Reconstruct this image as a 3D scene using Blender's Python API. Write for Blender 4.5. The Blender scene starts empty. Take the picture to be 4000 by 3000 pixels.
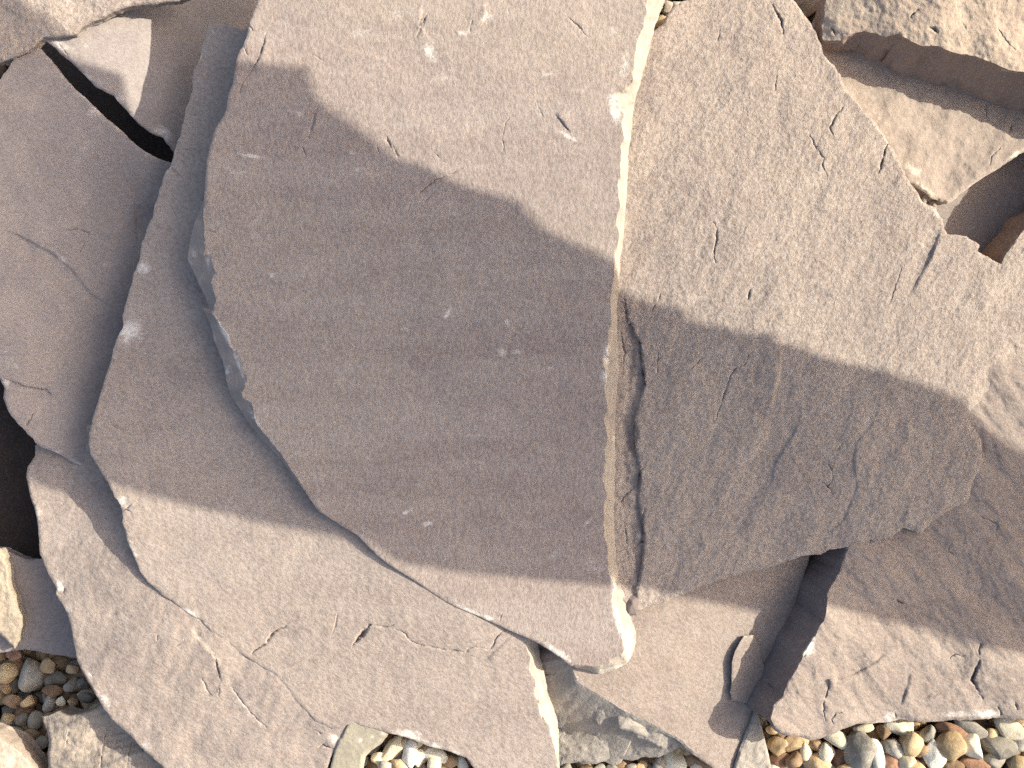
import bpy, math, random
import numpy as np
from mathutils import Vector, kdtree, Matrix
from mathutils.geometry import delaunay_2d_cdt

# ------------------------------------------------------------------ camera, sky, sun
scene = bpy.context.scene
COL = scene.collection
FPX = 3647.0            # focal length in photo pixels (4000 wide)
HC = 680.0              # camera height, mm
SUN_A, SUN_B = 1.70, 0.45   # direction to the sun = (A, B, 1)

cam_d = bpy.data.cameras.new('camera')
cam = bpy.data.objects.new('camera', cam_d)
COL.objects.link(cam)
cam.location = (0, 0, HC / 1000)
cam.rotation_euler = (0, 0, 0)
cam_d.sensor_fit = 'HORIZONTAL'
cam_d.sensor_width = 36.0
cam_d.lens = 36.0 * FPX / 4000.0
cam_d.clip_start = 0.01
cam_d.clip_end = 100
scene.camera = cam

elev = math.atan2(1.0, math.hypot(SUN_A, SUN_B))
azim = math.atan2(SUN_A, SUN_B)
world = bpy.data.worlds.new('World')
scene.world = world
world.use_nodes = True
wn = world.node_tree
sky = wn.nodes.new('ShaderNodeTexSky')
sky.sky_type = 'NISHITA'
sky.sun_disc = False
sky.sun_elevation = elev
sky.sun_rotation = azim
sky.dust_density = 5.0
sky.ozone_density = 0.6
bg = wn.nodes['Background']
bg.inputs['Strength'].default_value = 0.127
wn.links.new(sky.outputs['Color'], bg.inputs['Color'])

sun_d = bpy.data.lights.new('sun', 'SUN')
sun_d.energy = 3.6
sun_d.angle = math.radians(0.47)
sun_d.color = (1.0, 0.965, 0.83)
sun = bpy.data.objects.new('sun', sun_d)
COL.objects.link(sun)
sun.location = (1.7, 0.45, 1.6)
sun.rotation_euler = Vector((SUN_A, SUN_B, 1)).to_track_quat('Z', 'Y').to_euler()

scene.view_settings.view_transform = 'Standard'
scene.view_settings.look = 'None'
scene.view_settings.exposure = 1.0
scene.cycles.use_denoising = False
scene.view_settings.gamma = 1.0

# ------------------------------------------------------------------ small maths helpers
def _hash(ix, iy, seed):
    h = (ix.astype(np.int64) * 374761393 + iy.astype(np.int64) * 668265263 + seed * 974634533) & 0xffffffff
    h = ((h ^ (h >> 13)) * 1274126177) & 0xffffffff
    h = h ^ (h >> 16)
    return (h & 0xffff) / 65535.0 * 2 * math.pi

def gnoise(x, y, seed=0):
    x0 = np.floor(x); y0 = np.floor(y)
    fx = x - x0; fy = y - y0
    u = fx**3 * (fx * (fx * 6 - 15) + 10); v = fy**3 * (fy * (fy * 6 - 15) + 10)
    def g(dx, dy):
        a = _hash(x0 + dx, y0 + dy, seed)
        return np.cos(a) * (fx - dx) + np.sin(a) * (fy - dy)
    n0 = g(0, 0) * (1 - u) + g(1, 0) * u
    n1 = g(0, 1) * (1 - u) + g(1, 1) * u
    return (n0 * (1 - v) + n1 * v) * 1.5

def fbm(x, y, scale, seed=0, octaves=3, gain=0.5):
    s = np.zeros_like(x); a = 1.0; f = 1.0 / scale
    for o in range(octaves):
        s = s + a * gnoise(x * f, y * f, seed + o * 17)
        a *= gain; f *= 2.03
    return s

def rot(x, y, deg):
    c, s = math.cos(math.radians(deg)), math.sin(math.radians(deg))
    return x * c + y * s, -x * s + y * c

def smooth(t):
    t = np.clip(t, 0, 1)
    return t * t * (3 - 2 * t)

class TPS:
    """smooth height field (mm) through control points given in photo pixels"""
    def __init__(self, pts):
        p = np.array(pts, float)
        self.c = p[:, :2] / 1000.0
        n = len(p)
        if n < 3:
            self.flat = p[0, 2]; self.w = None; return
        K = self._k(self.c, self.c) + np.eye(n) * 0.02
        P = np.hstack([np.ones((n, 1)), self.c])
        L = np.zeros((n + 3, n + 3))
        L[:n, :n] = K; L[:n, n:] = P; L[n:, :n] = P.T
        self.w = np.linalg.solve(L + np.eye(n + 3) * 1e-9, np.concatenate([p[:, 2], np.zeros(3)]))
    def _k(self, a, b):
        r2 = ((a[:, None, :] - b[None, :, :])**2).sum(-1)
        return np.where(r2 > 1e-12, 0.5 * r2 * np.log(np.maximum(r2, 1e-12)), 0)
    def __call__(self, x, y):
        x = np.asarray(x, float); y = np.asarray(y, float)
        if self.w is None:
            return np.full(x.shape, self.flat)
        q = np.stack([x, y], -1) / 1000.0
        n = len(self.c)
        return self._k(q, self.c) @ self.w[:n] + self.w[n] + q @ self.w[n + 1:]

def world_xyz(px, py, z):
    k = (HC - z) / FPX
    return np.stack([(px - 2000) * k, -(py - 1500) * k, z], -1) / 1000.0

def inside(px, py, poly):
    poly = np.asarray(poly, float)
    r = np.zeros(px.shape, bool)
    x1, y1 = poly[-1]
    for x2, y2 in poly:
        if y1 != y2:
            c = ((y1 > py) != (y2 > py)) & (px < (x2 - x1) * (py - y1) / (y2 - y1) + x1)
            r ^= c
        x1, y1 = x2, y2
    return r

def resample(pts, step, closed=True):
    """pts: list of rows (x, y, extra...) -> rows at about step px"""
    p = np.array(pts, float)
    if closed:
        p = np.vstack([p, p[:1]])
    out = []
    for a, b in zip(p[:-1], p[1:]):
        n = max(1, int(round(np.hypot(*(b - a)[:2]) / step)))
        for i in range(n):
            out.append(a + (b - a) * i / n)
    if not closed:
        out.append(p[-1])
    return np.array(out)

def seg_dist(px, py, line):
    """distance, signed side and 0..1 position along a polyline"""
    best = np.full(px.shape, 1e9); side = np.zeros(px.shape); pos = np.zeros(px.shape)
    L = np.array(line, float)
    ln = np.hypot(*(L[1:] - L[:-1]).T); cum = np.concatenate([[0], np.cumsum(ln)])
    for i in range(len(L) - 1):
        a, b = L[i], L[i + 1]
        d = b - a
        t = np.clip(((px - a[0]) * d[0] + (py - a[1]) * d[1]) / max(1e-9, d @ d), 0, 1)
        dx = px - (a[0] + t * d[0]); dy = py - (a[1] + t * d[1])
        r = np.hypot(dx, dy)
        m = r < best
        best = np.where(m, r, best)
        side = np.where(m, np.sign(d[0] * (py - a[1]) - d[1] * (px - a[0])), side)
        pos = np.where(m, (cum[i] + t * ln[i]) / cum[-1], pos)
    return best, side, pos

# ------------------------------------------------------------------ materials
def lin(r, g, b):
    f = lambda c: (c / 255 / 12.92) if c / 255 <= 0.04045 else ((c / 255 + 0.055) / 1.055)**2.4
    return (f(r), f(g), f(b), 1)

def node(nt, kind, **kw):
    n = nt.nodes.new(kind)
    for k, v in kw.items():
        if k in n.inputs.keys() if isinstance(k, str) else False:
            n.inputs[k].default_value = v
        else:
            setattr(n, k, v)
    return n

def mixcol(nt, a, b, fac, blend='MIX'):
    m = nt.nodes.new('ShaderNodeMix'); m.data_type = 'RGBA'; m.blend_type = blend
    for sock, val in ((m.inputs[6], a), (m.inputs[7], b), (m.inputs[0], fac)):
        if hasattr(val, 'links') or isinstance(val, bpy.types.NodeSocket):
            nt.links.new(val, sock)
        else:
            sock.default_value = val
    return m.outputs[2]

def ramp(nt, sock, lo, hi, a=0.0, b=1.0):
    m = nt.nodes.new('ShaderNodeMapRange')
    m.interpolation_type = 'SMOOTHSTEP'
    nt.links.new(sock, m.inputs[0])
    m.inputs[1].default_value = lo; m.inputs[2].default_value = hi
    m.inputs[3].default_value = a; m.inputs[4].default_value = b
    return m.outputs[0]

def noise(nt, vec, scale, detail=3.0, rough=0.55, dist=0.0):
    n = nt.nodes.new('ShaderNodeTexNoise')
    n.inputs['Scale'].default_value = scale
    n.inputs['Detail'].default_value = detail
    n.inputs['Roughness'].default_value = rough
    n.inputs['Distortion'].default_value = dist
    nt.links.new(vec, n.inputs['Vector'])
    return n.outputs['Fac']

def mapping(nt, vec, rz=0.0, scale=(1, 1, 1), loc=(0, 0, 0)):
    m = nt.nodes.new('ShaderNodeMapping')
    m.vector_type = 'TEXTURE'
    m.inputs['Rotation'].default_value = (0, 0, math.radians(rz))
    m.inputs['Scale'].default_value = scale
    m.inputs['Location'].default_value = loc
    nt.links.new(vec, m.inputs['Vector'])
    return m.outputs[0]

def math2(nt, op, a, b):
    m = nt.nodes.new('ShaderNodeMath'); m.operation = op
    for s, v in zip(m.inputs, (a, b)):
        if isinstance(v, bpy.types.NodeSocket): nt.links.new(v, s)
        else: s.default_value = v
    return m.outputs[0]

def stone(name, c1, c2, grain=750, grain_h=0.00030, lump=190, lump_h=0.0005, angle=20, stretch=2.5,
          speck=0.35, band=(0, 1.0), bands=0.0, pale=(235, 226, 214), rust=0.0, gstretch=None, rough=0.9):
    m = bpy.data.materials.new(name); m.use_nodes = True
    nt = m.node_tree
    bsdf = nt.nodes['Principled BSDF']
    tc = nt.nodes.new('ShaderNodeTexCoord').outputs['Object']
    vb = mapping(nt, tc, band[0], (band[1], 1, 1))
    big = noise(nt, vb, 14, 4, 0.6)
    col = mixcol(nt, lin(*c1), lin(*c2), ramp(nt, big, 0.36, 0.64))
    # blotches, olive and mauve patches of the bedding surface
    pt = noise(nt, mapping(nt, tc, 0, (1, 1, 1), (3.1, 1.7, 0)), 40, 5, 0.65, 0.4)
    col = mixcol(nt, col, lin(*[min(255, c * 1.10) for c in c1]), ramp(nt, pt, 0.52, 0.75, 0, 0.55))
    col = mixcol(nt, col, lin(c2[0] * 0.86, c2[1] * 0.86, c2[2] * 0.9), ramp(nt, pt, 0.46, 0.25, 0, 0.5))
    if bands > 0:
        bn = noise(nt, mapping(nt, tc, 0, (12, 1, 1), (0.3, 0.1, 0)), 42, 4, 0.6, 0.5)
        bn2 = noise(nt, mapping(nt, tc, 0, (5, 1, 1), (1.3, 2.1, 0)), 120, 3, 0.6, 0.3)
        col = mixcol(nt, col, lin(min(255, c1[0] * 1.08), min(255, c1[1] * 1.10), min(255, c1[2] * 1.12)), ramp(nt, bn, 0.46, 0.66, 0, bands))
        col = mixcol(nt, col, lin(c2[0] * 0.88, c2[1] * 0.85, c2[2] * 0.85), ramp(nt, bn, 0.48, 0.30, 0, bands))
        col = mixcol(nt, col, lin(min(255, c1[0] * 1.1), min(255, c1[1] * 1.11), min(255, c1[2] * 1.13)), ramp(nt, bn2, 0.55, 0.75, 0, bands * 0.6))
    # sand grains
    vg = mapping(nt, tc, angle, (1, gstretch or min(stretch, 1.6), 1))
    g1 = noise(nt, vg, grain, 3, 0.7)
    g2 = noise(nt, tc, grain * 1.7, 2, 0.6)
    sp = math2(nt, 'ADD', ramp(nt, g1, 0.35, 0.68, -1, 1), ramp(nt, g2, 0.62, 0.75, 0, 1.1))
    dark = mixcol(nt, col, (0.30, 0.27, 0.25, 1), 1.0, 'MULTIPLY')
    lite = mixcol(nt, col, (0.5, 0.48, 0.45, 1), 0.35)
    col = mixcol(nt, col, dark, math2(nt, 'MULTIPLY', math2(nt, 'MAXIMUM', math2(nt, 'MULTIPLY', sp, -1), 0), 0.45 * speck))
    col = mixcol(nt, col, lite, math2(nt, 'MULTIPLY', math2(nt, 'MAXIMUM', sp, 0), 0.8 * speck))
    if rust > 0:
        rn = noise(nt, mapping(nt, tc, 0, (1, 1, 1), (7, 2, 5)), 70, 5, 0.7)
        col = mixcol(nt, col, lin(120, 72, 44), ramp(nt, rn, 0.5, 0.72, 0, rust))
    # crushed, powdery marks
    at = nt.nodes.new('ShaderNodeAttribute'); at.attribute_name = 'pale'
    pn = noise(nt, mapping(nt, tc, 10, (1, 0.7, 1)), 330, 5, 0.75)
    pq = noise(nt, mapping(nt, tc, 0, (1, 1, 1), (2, 5, 1)), 110, 3, 0.6)
    pnn = math2(nt, 'ADD', math2(nt, 'MULTIPLY', pn, 1.5), pq)
    pf = math2(nt, 'MULTIPLY', math2(nt, 'GREATER_THAN', at.outputs['Fac'], 0.01), math2(nt, 'ADD', math2(nt, 'MULTIPLY', at.outputs['Fac'], 1.0), math2(nt, 'SUBTRACT', pnn, 1.42)))
    col = mixcol(nt, col, lin(*pale), ramp(nt, pf, 0.0, 0.95, 0, 0.75))
    # dark blue grey scars
    ad = nt.nodes.new('ShaderNodeAttribute'); ad.attribute_name = 'scar'
    df = math2(nt, 'MULTIPLY', ad.outputs['Fac'], ramp(nt, pn, 0.32, 0.55, 0.1, 1.0))
    col = mixcol(nt, col, lin(92, 88, 90), ramp(nt, df, 0.1, 0.8, 0, 0.85))
    nt.links.new(col, bsdf.inputs['Base Color'])
    bsdf.inputs['Roughness'].default_value = rough
    bsdf.inputs['Specular IOR Level'].default_value = 0.25
    # relief
    vl = mapping(nt, tc, angle, (1, stretch, 1))
    l1 = noise(nt, vl, lump, 4, 0.6, 0.3)
    b1 = nt.nodes.new('ShaderNodeBump'); b1.inputs['Distance'].default_value = lump_h
    b1.inputs['Strength'].default_value = 1.0
    nt.links.new(l1, b1.inputs['Height'])
    b2 = nt.nodes.new('ShaderNodeBump'); b2.inputs['Distance'].default_value = grain_h
    b2.inputs['Strength'].default_value = 1.0
    nt.links.new(g1, b2.inputs['Height']); nt.links.new(b1.outputs[0], b2.inputs['Normal'])
    nt.links.new(b2.outputs[0], bsdf.inputs['Normal'])
    return m

def pebble_mat(name, c1, c2, c3, rough=0.85):
    m = bpy.data.materials.new(name); m.use_nodes = True
    nt = m.node_tree; bsdf = nt.nodes['Principled BSDF']
    tc = nt.nodes.new('ShaderNodeTexCoord').outputs['Object']
    oi = nt.nodes.new('ShaderNodeObjectInfo').outputs['Random']
    off = nt.nodes.new('ShaderNodeVectorMath'); off.operation = 'ADD'
    cb = nt.nodes.new('ShaderNodeCombineXYZ')
    nt.links.new(oi, cb.inputs[0]); nt.links.new(oi, cb.inputs[2])
    nt.links.new(tc, off.inputs[0]); nt.links.new(cb.outputs[0], off.inputs[1])
    v = off.outputs[0]
    n1 = noise(nt, v, 130, 4, 0.6, 0.8); n2 = noise(nt, v, 420, 4, 0.7)
    col = mixcol(nt, lin(*c1), lin(*c2), ramp(nt, n1, 0.40, 0.62))
    col = mixcol(nt, col, lin(*c3), ramp(nt, n2, 0.56, 0.70, 0, 0.8))
    hs = nt.nodes.new('ShaderNodeHueSaturation')
    nt.links.new(ramp(nt, oi, 0, 1, 0.75, 1.2), hs.inputs['Value'])
    nt.links.new(col, hs.inputs['Color'])
    nt.links.new(hs.outputs[0], bsdf.inputs['Base Color'])
    bsdf.inputs['Roughness'].default_value = rough
    bsdf.inputs['Specular IOR Level'].default_value = 0.1
    b = nt.nodes.new('ShaderNodeBump'); b.inputs['Distance'].default_value = 0.0006
    b.inputs['Strength'].default_value = 0.8
    nt.links.new(noise(nt, v, 330, 5, 0.65), b.inputs['Height'])
    nt.links.new(b.outputs[0], bsdf.inputs['Normal'])
    return m

MAUVE = stone('mauve_sandstone', (164, 148.6, 136.4), (157, 140.6, 131.2), grain=540, grain_h=0.00046, lump=260, lump_h=0.00022, angle=-4, stretch=1.6, speck=0.55, band=(0, 4.0), bands=0.3)
BEIGE = stone('beige_sandstone', (165, 149, 137), (157, 142, 132), grain=540, grain_h=0.00048, lump=230, lump_h=0.00030, angle=60, stretch=1.8, speck=0.55, band=(20, 2.0), bands=0.2)
RIVEN = stone('riven_sandstone', (166, 150.6, 138.2), (157, 141.8, 131.2), grain=470, grain_h=0.0009, lump=260, lump_h=0.0002, angle=-35, stretch=1.35, speck=0.68, band=(60, 1.6))
DUSK = stone('dusky_beige_sandstone', (156, 140, 128), (148, 133, 123), grain=540, grain_h=0.00048, lump=230, lump_h=0.00030, angle=50, stretch=1.8, speck=0.5, band=(-30, 2.0), bands=0.2)
GREYED = stone('grey_olive_sandstone', (157, 145, 138), (147, 136, 131), grain=600, grain_h=0.00022, lump=160, lump_h=0.00022, angle=70, stretch=1.6, speck=0.4)
TAN = stone('tan_sandstone', (170, 153, 138), (161, 145, 132), grain=520, grain_h=0.00030, lump=170, lump_h=0.0004, speck=0.4, pale=(238, 228, 205))
ROUGH = stone('pitted_sandstone', (184, 166, 147), (172, 152, 136), grain=520, grain_h=0.00045, lump=190, lump_h=0.0003, stretch=1.2, speck=0.35, rust=0.2)
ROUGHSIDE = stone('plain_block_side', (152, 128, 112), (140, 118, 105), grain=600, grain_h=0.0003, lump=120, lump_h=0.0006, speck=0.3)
CREAM = stone('fresh_cream_fracture', (170, 158, 144), (161, 149, 137), grain=480, grain_h=0.0003, lump=300, lump_h=0.0005, angle=-4, stretch=5, speck=0.4, gstretch=4, pale=(236, 226, 208))
BLUEGREY = stone('blue_grey_fracture', (150, 138, 131), (154, 141, 133), grain=600, grain_h=0.0002, lump=150, lump_h=0.0006, speck=0.3)
GREYFRAC = stone('grey_rough_fracture', (158, 149, 138), (150, 141, 131), grain=480, grain_h=0.0006, lump=200, lump_h=0.0006, angle=-40, stretch=1.5, speck=0.45)
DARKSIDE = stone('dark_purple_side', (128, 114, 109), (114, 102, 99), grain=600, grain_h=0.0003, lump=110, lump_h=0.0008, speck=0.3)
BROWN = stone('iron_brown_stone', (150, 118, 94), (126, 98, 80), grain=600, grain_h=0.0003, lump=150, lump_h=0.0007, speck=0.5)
SAND = stone('warm_sand_stone', (166, 151, 131), (158, 144, 127), grain=520, grain_h=0.0004, lump=180, lump_h=0.0008, speck=0.4)
OLIVE = stone('olive_grey_slate', (162, 152, 133), (154, 146, 129), grain=700, grain_h=0.00015, lump=160, lump_h=0.0002, speck=0.25)
SLATY = stone('split_grey_sandstone', (160, 146, 132), (152, 139, 127), grain=500, grain_h=0.0004, lump=150, lump_h=0.0010, angle=-8, stretch=6, speck=0.45)
GAP_SHADE = stone('gap_shade_brown', (74, 60, 51), (60, 50, 45), speck=0.2)  # dark brown that puts the deep shade of the gaps into the colour

# ------------------------------------------------------------------ slab builder
SLABS = {}
def low_ripples(x, y):
    u, v = rot(x, y, 30)
    u = u + 26 * fbm(x, y, 130, 617, 2)
    n = 1 - np.abs(fbm(u, v / 2.2, 170, 611, 3))
    return smooth((y - 1250) / 500) * smooth((x - 2500) / 120) * (n**3 * 0.75 + 0.3 * fbm(u, v / 1.6, 60, 613, 2))
def groove_rough(x, y):
    m = np.exp(-((x - 2462) / 42.0)**2) * smooth((y - 1130) / 120) * smooth((2420 - y) / 80)
    return m * (1.3 * fbm(x, y / 2.2, 34, 501, 3) + 0.5 * fbm(x, y, 14, 502, 2))
def tag(o, label, cat, group=None):
    o['label'] = label; o['category'] = cat
    if group: o['group'] = group

def make_mesh_object(name, verts, tris, pale, scar, mat, parent, origin):
    me = bpy.data.meshes.new(name)
    v = verts - (origin if parent is None else parent['_o'] if False else origin)
    me.from_pydata(v.tolist(), [], tris)
    for nm, arr in (('pale', pale), ('scar', scar)):
        a = me.attributes.new(nm, 'FLOAT', 'POINT')
        a.data.foreach_set('value', np.ascontiguousarray(arr, dtype=np.float32))
    me.polygons.foreach_set('use_smooth', [True] * len(me.polygons))
    me.materials.append(mat)
    me.update()
    o = bpy.data.objects.new(name, me)
    COL.objects.link(o)
    if parent is not None:
        o.parent = parent
    else:
        o.location = origin
    return o

def slab(key, name, label, cat, outline, ctrl, t, mat, group=None, sp=10, jag=3.6, rim=(5, 0.6),
         detail=None, cracks=(), ledges=(), pales=(), scars=(), supports=(), parts=None,
         wall_rows=3, flare=-0.15, wall_noise=4.0, seed=1, parent=None, origin=None, part_mats=None, rim_pow=1.0):
    """outline rows: (x, y[, rim_width, rim_drop, part, flare]); heights in mm, plan in photo px"""
    rows = []
    pnames = []
    for r in outline:
        r = list(r)
        w = r[2] if len(r) > 2 and r[2] is not None else rim[0]
        d = r[3] if len(r) > 3 and r[3] is not None else rim[1]
        p = r[4] if len(r) > 4 and r[4] else None
        f = r[5] if len(r) > 5 and r[5] is not None else flare
        if p and p not in pnames: pnames.append(p)
        rows.append((r[0], r[1], w, d, f))
    pid_src = [(pnames.index(r[4]) + 1) if len(r) > 4 and r[4] else 0 for r in outline]
    R = resample(rows, 7)
    # part ids follow the source segment
    pid = []
    n0 = len(rows)
    for i in range(n0):
        a = np.array(rows[i][:2]); b = np.array(rows[(i + 1) % n0][:2])
        n = max(1, int(round(np.hypot(*(b - a)) / 7)))
        pid += [pid_src[i]] * n
    pid = np.array(pid)
    ox, oy = R[:, 0].copy(), R[:, 1].copy()
    N = len(R)
    tx = np.roll(ox, -1) - np.roll(ox, 1); ty = np.roll(oy, -1) - np.roll(oy, 1)
    tl = np.hypot(tx, ty) + 1e-9
    area = 0.5 * np.sum(ox * np.roll(oy, -1) - np.roll(ox, -1) * oy)
    sg = 1.0 if area > 0 else -1.0
    nx, ny = ty / tl * sg, -tx / tl * sg        # outward
    rj = np.random.RandomState(seed + 900)
    def facets(lo, hi, amp):
        kn = [0]
        while kn[-1] < N: kn.append(kn[-1] + rj.randint(lo, hi))
        vals = rj.normal(0, amp, len(kn)); vals[-1] = vals[0]
        return np.interp(np.arange(N), kn, vals)
    j = jag * (facets(5, 14, 0.55) + facets(2, 5, 0.32) + facets(1, 3, 0.14))
    ox = ox + nx * j; oy = oy + ny * j
    poly = np.stack([ox, oy], -1)
    # rim width varies along the edge
    wv = R[:, 2] * (1 + 0.35 * fbm(ox, oy, 70, seed + 9, 2)); dv = R[:, 3] * (1 + 0.3 * fbm(ox, oy, 60, seed + 11, 2))
    wv = np.maximum(wv, 3); dv = np.maximum(dv, 0.1)
    # interior points
    x0, y0 = poly.min(0); x1, y1 = poly.max(0)
    gy = np.arange(y0, y1, sp * 0.87)
    pts = []
    for k, yy in enumerate(gy):
        gx = np.arange(x0 + (sp / 2 if k % 2 else 0), x1, sp)
        pts.append(np.stack([gx, np.full_like(gx, yy)], -1))
    P = np.vstack(pts)
    rng = np.random.RandomState(seed)
    P = P + rng.uniform(-0.28, 0.28, P.shape) * sp
    # pixels far outside the picture need no fine mesh
    far = (P[:, 0] < -60) | (P[:, 0] > 4060) | (P[:, 1] < -60) | (P[:, 1] > 3060)
    P = P[~far | (rng.rand(len(P)) < 0.08)]
    extra = []
    extra.append(np.stack([ox - nx * wv, oy - ny * wv], -1))
    big = wv > 14
    if big.any():
        extra.append(np.stack([ox - nx * wv * 0.5, oy - ny * wv * 0.5], -1)[big])
        extra.append(np.stack([ox - nx * (wv + 3), oy - ny * (wv + 3)], -1)[big])
    cracks = [(l_, (w_c * 0.68 if w_c < 10 else w_c * 0.9), (d_c * 0.55 if w_c < 10 else d_c * 0.9)) for l_, w_c, d_c in cracks]
    for line, w, dep in cracks:
        c = resample(line, 6, False)
        n = len(c)
        c = c + np.stack([fbm(c[:, 0], c[:, 1], 18, seed + 3, 2), fbm(c[:, 0], c[:, 1], 18, seed + 4, 2)], -1) * 4
        d = np.gradient(c, axis=0); d /= (np.hypot(d[:, 0], d[:, 1])[:, None] + 1e-9)
        nn = np.stack([-d[:, 1], d[:, 0]], -1)
        prof = w * np.sin(np.linspace(0.12, math.pi - 0.12, n))[:, None]
        extra += [c, c + nn * prof * 0.5, c - nn * prof * 0.5, c + nn * (prof * 0.5 + 5), c - nn * (prof * 0.5 + 5)]
    crack_lines = []
    for line, w, dep in cracks:
        c = resample(line, 6, False)
        c = c + np.stack([fbm(c[:, 0], c[:, 1], 18, seed + 3, 2), fbm(c[:, 0], c[:, 1], 18, seed + 4, 2)], -1) * 4
        crack_lines.append((c, w, dep))
    for line, h, ln, side in ledges:
        c = resample(line, 7, False)
        d = np.gradient(c, axis=0); d /= (np.hypot(d[:, 0], d[:, 1])[:, None] + 1e-9)
        nn = np.stack([-d[:, 1], d[:, 0]], -1)
        extra += [c + nn * 2.5, c - nn * 2.5]
    E = np.vstack(extra)
    # drop grid points lying on top of extra points
    kd = kdtree.KDTree(len(E) + N)
    for i, q in enumerate(E): kd.insert((q[0], q[1], 0), i)
    for i, q in enumerate(poly): kd.insert((q[0], q[1], 0), len(E) + i)
    kd.balance()
    P = P[inside(P[:, 0], P[:, 1], poly)]
    keep = [kd.find((q[0], q[1], 0))[2] > sp * 0.55 for q in P]
    P = P[np.array(keep, bool)]
    E = E[inside(E[:, 0], E[:, 1], poly)]
    kb = kdtree.KDTree(N)
    for i, q in enumerate(poly): kb.insert((q[0], q[1], 0), i)
    kb.balance()
    E = E[np.array([kb.find((q[0], q[1], 0))[2] > 2.0 for q in E], bool)]
    allp = np.vstack([poly, P, E])
    vin = [Vector((a, b)) for a, b in allp]
    res = delaunay_2d_cdt(vin, [], [list(range(N))], 1, 0.3)
    V = np.array([(v.x, v.y) for v in res[0]])
    T = [f for f in res[2] if len(f) == 3]
    loop = [-1] * N
    for vi, src in enumerate(res[3]):
        for s_ in src:
            if s_ < N: loop[s_] = vi
    X, Y = V[:, 0], V[:, 1]
    # nearest edge point of every vertex
    near = np.zeros(len(V), int); dist = np.zeros(len(V))
    for i, (a, b) in enumerate(V):
        _, idx, d = kb.find((a, b, 0))
        near[i] = idx; dist[i] = d
    nb1 = poly[(near + 1) % N]; nb0 = poly[near - 1]; pc = poly[near]
    def sd(a, b):
        d = b - a; q = V - a
        tt = np.clip((q * d).sum(1) / np.maximum(1e-9, (d * d).sum(1)), 0, 1)
        return np.hypot(*(q - d * tt[:, None]).T)
    dist = np.minimum(dist, np.minimum(sd(pc, nb1), sd(pc, nb0)))
    for s_ in loop:
        if s_ >= 0: dist[s_] = 0
    w_ = wv[near]; d_ = dv[near]
    rimf = np.clip(1 - dist / w_, 0, 1)
    tps = TPS(ctrl)
    Z = tps(X, Y)
    if detail is not None:
        Z = Z + detail(X, Y) * (1 - 0.6 * rimf)
    Z = Z - d_ * rimf**rim_pow
    Z = Z + np.where(rimf > 0, rimf * (1 - rimf) * 1.0 * fbm(X, Y, 34, seed + 21, 3) * np.minimum(d_, 3) * 0.45, 0)
    for line, h, ln, side in ledges:
        bb = np.array(line)
        m = (X > bb[:, 0].min() - ln) & (X < bb[:, 0].max() + ln) & (Y > bb[:, 1].min() - ln) & (Y < bb[:, 1].max() + ln)
        if m.any():
            d, s_, pos = seg_dist(X[m], Y[m], line)
            fade = np.minimum(1, np.minimum(pos, 1 - pos) * 6)
            k = np.where(s_ * side > 0, smooth(1 - d / ln), 0) * h * fade * np.clip(0.85 + 0.45 * fbm(X[m], Y[m], 90, seed + 71, 2), 0.2, 1.3)
            Z[m] = Z[m] + k
    scar = np.zeros(len(V))
    for line, w, dep in crack_lines:
        m = (X > line[:, 0].min() - w) & (X < line[:, 0].max() + w) & (Y > line[:, 1].min() - w) & (Y < line[:, 1].max() + w)
        if m.any():
            d, s_, pos = seg_dist(X[m], Y[m], line)
            prof = np.maximum(0.25, np.sin(np.clip(pos, 0, 1) * math.pi))
            brk = np.clip(0.75 + 1.1 * fbm(X[m], Y[m], 30, seed + 61, 2), 0.12, 1.1)
            k = np.clip(1 - d / (w * 0.5 * prof + 0.3), 0, 1)**0.8 * dep * np.minimum(1, prof * 1.6) * brk
            Z[m] = Z[m] - k
    pale = np.zeros(len(V))
    for (cx, cy, rx, ry, a, s_) in pales:
        u, v = rot(X - cx, Y - cy, a)
        pale = np.maximum(pale, s_ * 0.85 * np.clip(1.25 - np.hypot(u / rx, v / ry) * 0.8, 0, 1))
    for (cx, cy, rx, ry, a, s_) in scars:
        u, v = rot(X - cx, Y - cy, a)
        scar = np.maximum(scar, s_ * np.clip(1.25 - np.hypot(u / rx, v / ry), 0, 1))
    # light crushed crest just along the edge
    crest = np.clip(fbm(X, Y, 130, seed + 31, 3) * 1.3, 0, 1) * np.clip(1 - dist / 16, 0, 1) * 0.5
    pale = np.maximum(pale, crest)
    W = world_xyz(X, Y, Z)
    if origin is None:
        origin = W.mean(0); origin[2] = (Z.min() - t) / 1000.0
    # faces by part
    T = np.array(T)
    cx = X[T].mean(1); cy = Y[T].mean(1)
    a2 = (X[T[:, 1]] - X[T[:, 0]]) * (Y[T[:, 2]] - Y[T[:, 0]]) - (X[T[:, 2]] - X[T[:, 0]]) * (Y[T[:, 1]] - Y[T[:, 0]])
    flip = a2 > 0          # image y runs down
    T[flip] = T[flip][:, ::-1]
    inrim = rimf[T].mean(1) > 0.02
    npart = pid[near[T[:, 0]]]
    fp = np.where(inrim & (npart > 0), npart, 0)
    # side walls
    lp = np.array(loop)
    lz = Z[lp]
    bz = lz - t * (1 + 0.12 * fbm(ox, oy, 120, seed + 41, 2))
    for sname in supports:
        st, spoly = SLABS[sname]
        ins = inside(ox, oy, spoly)
        sz = st(ox, oy) + 0.4
        bz = np.where(ins, np.maximum(bz, np.minimum(sz, lz - 0.5)), bz)
    fl = R[:, 4]
    wallv = []; wp = []; ws = []
    arc = np.cumsum(np.hypot(ox - np.roll(ox, 1), oy - np.roll(oy, 1)))
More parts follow.
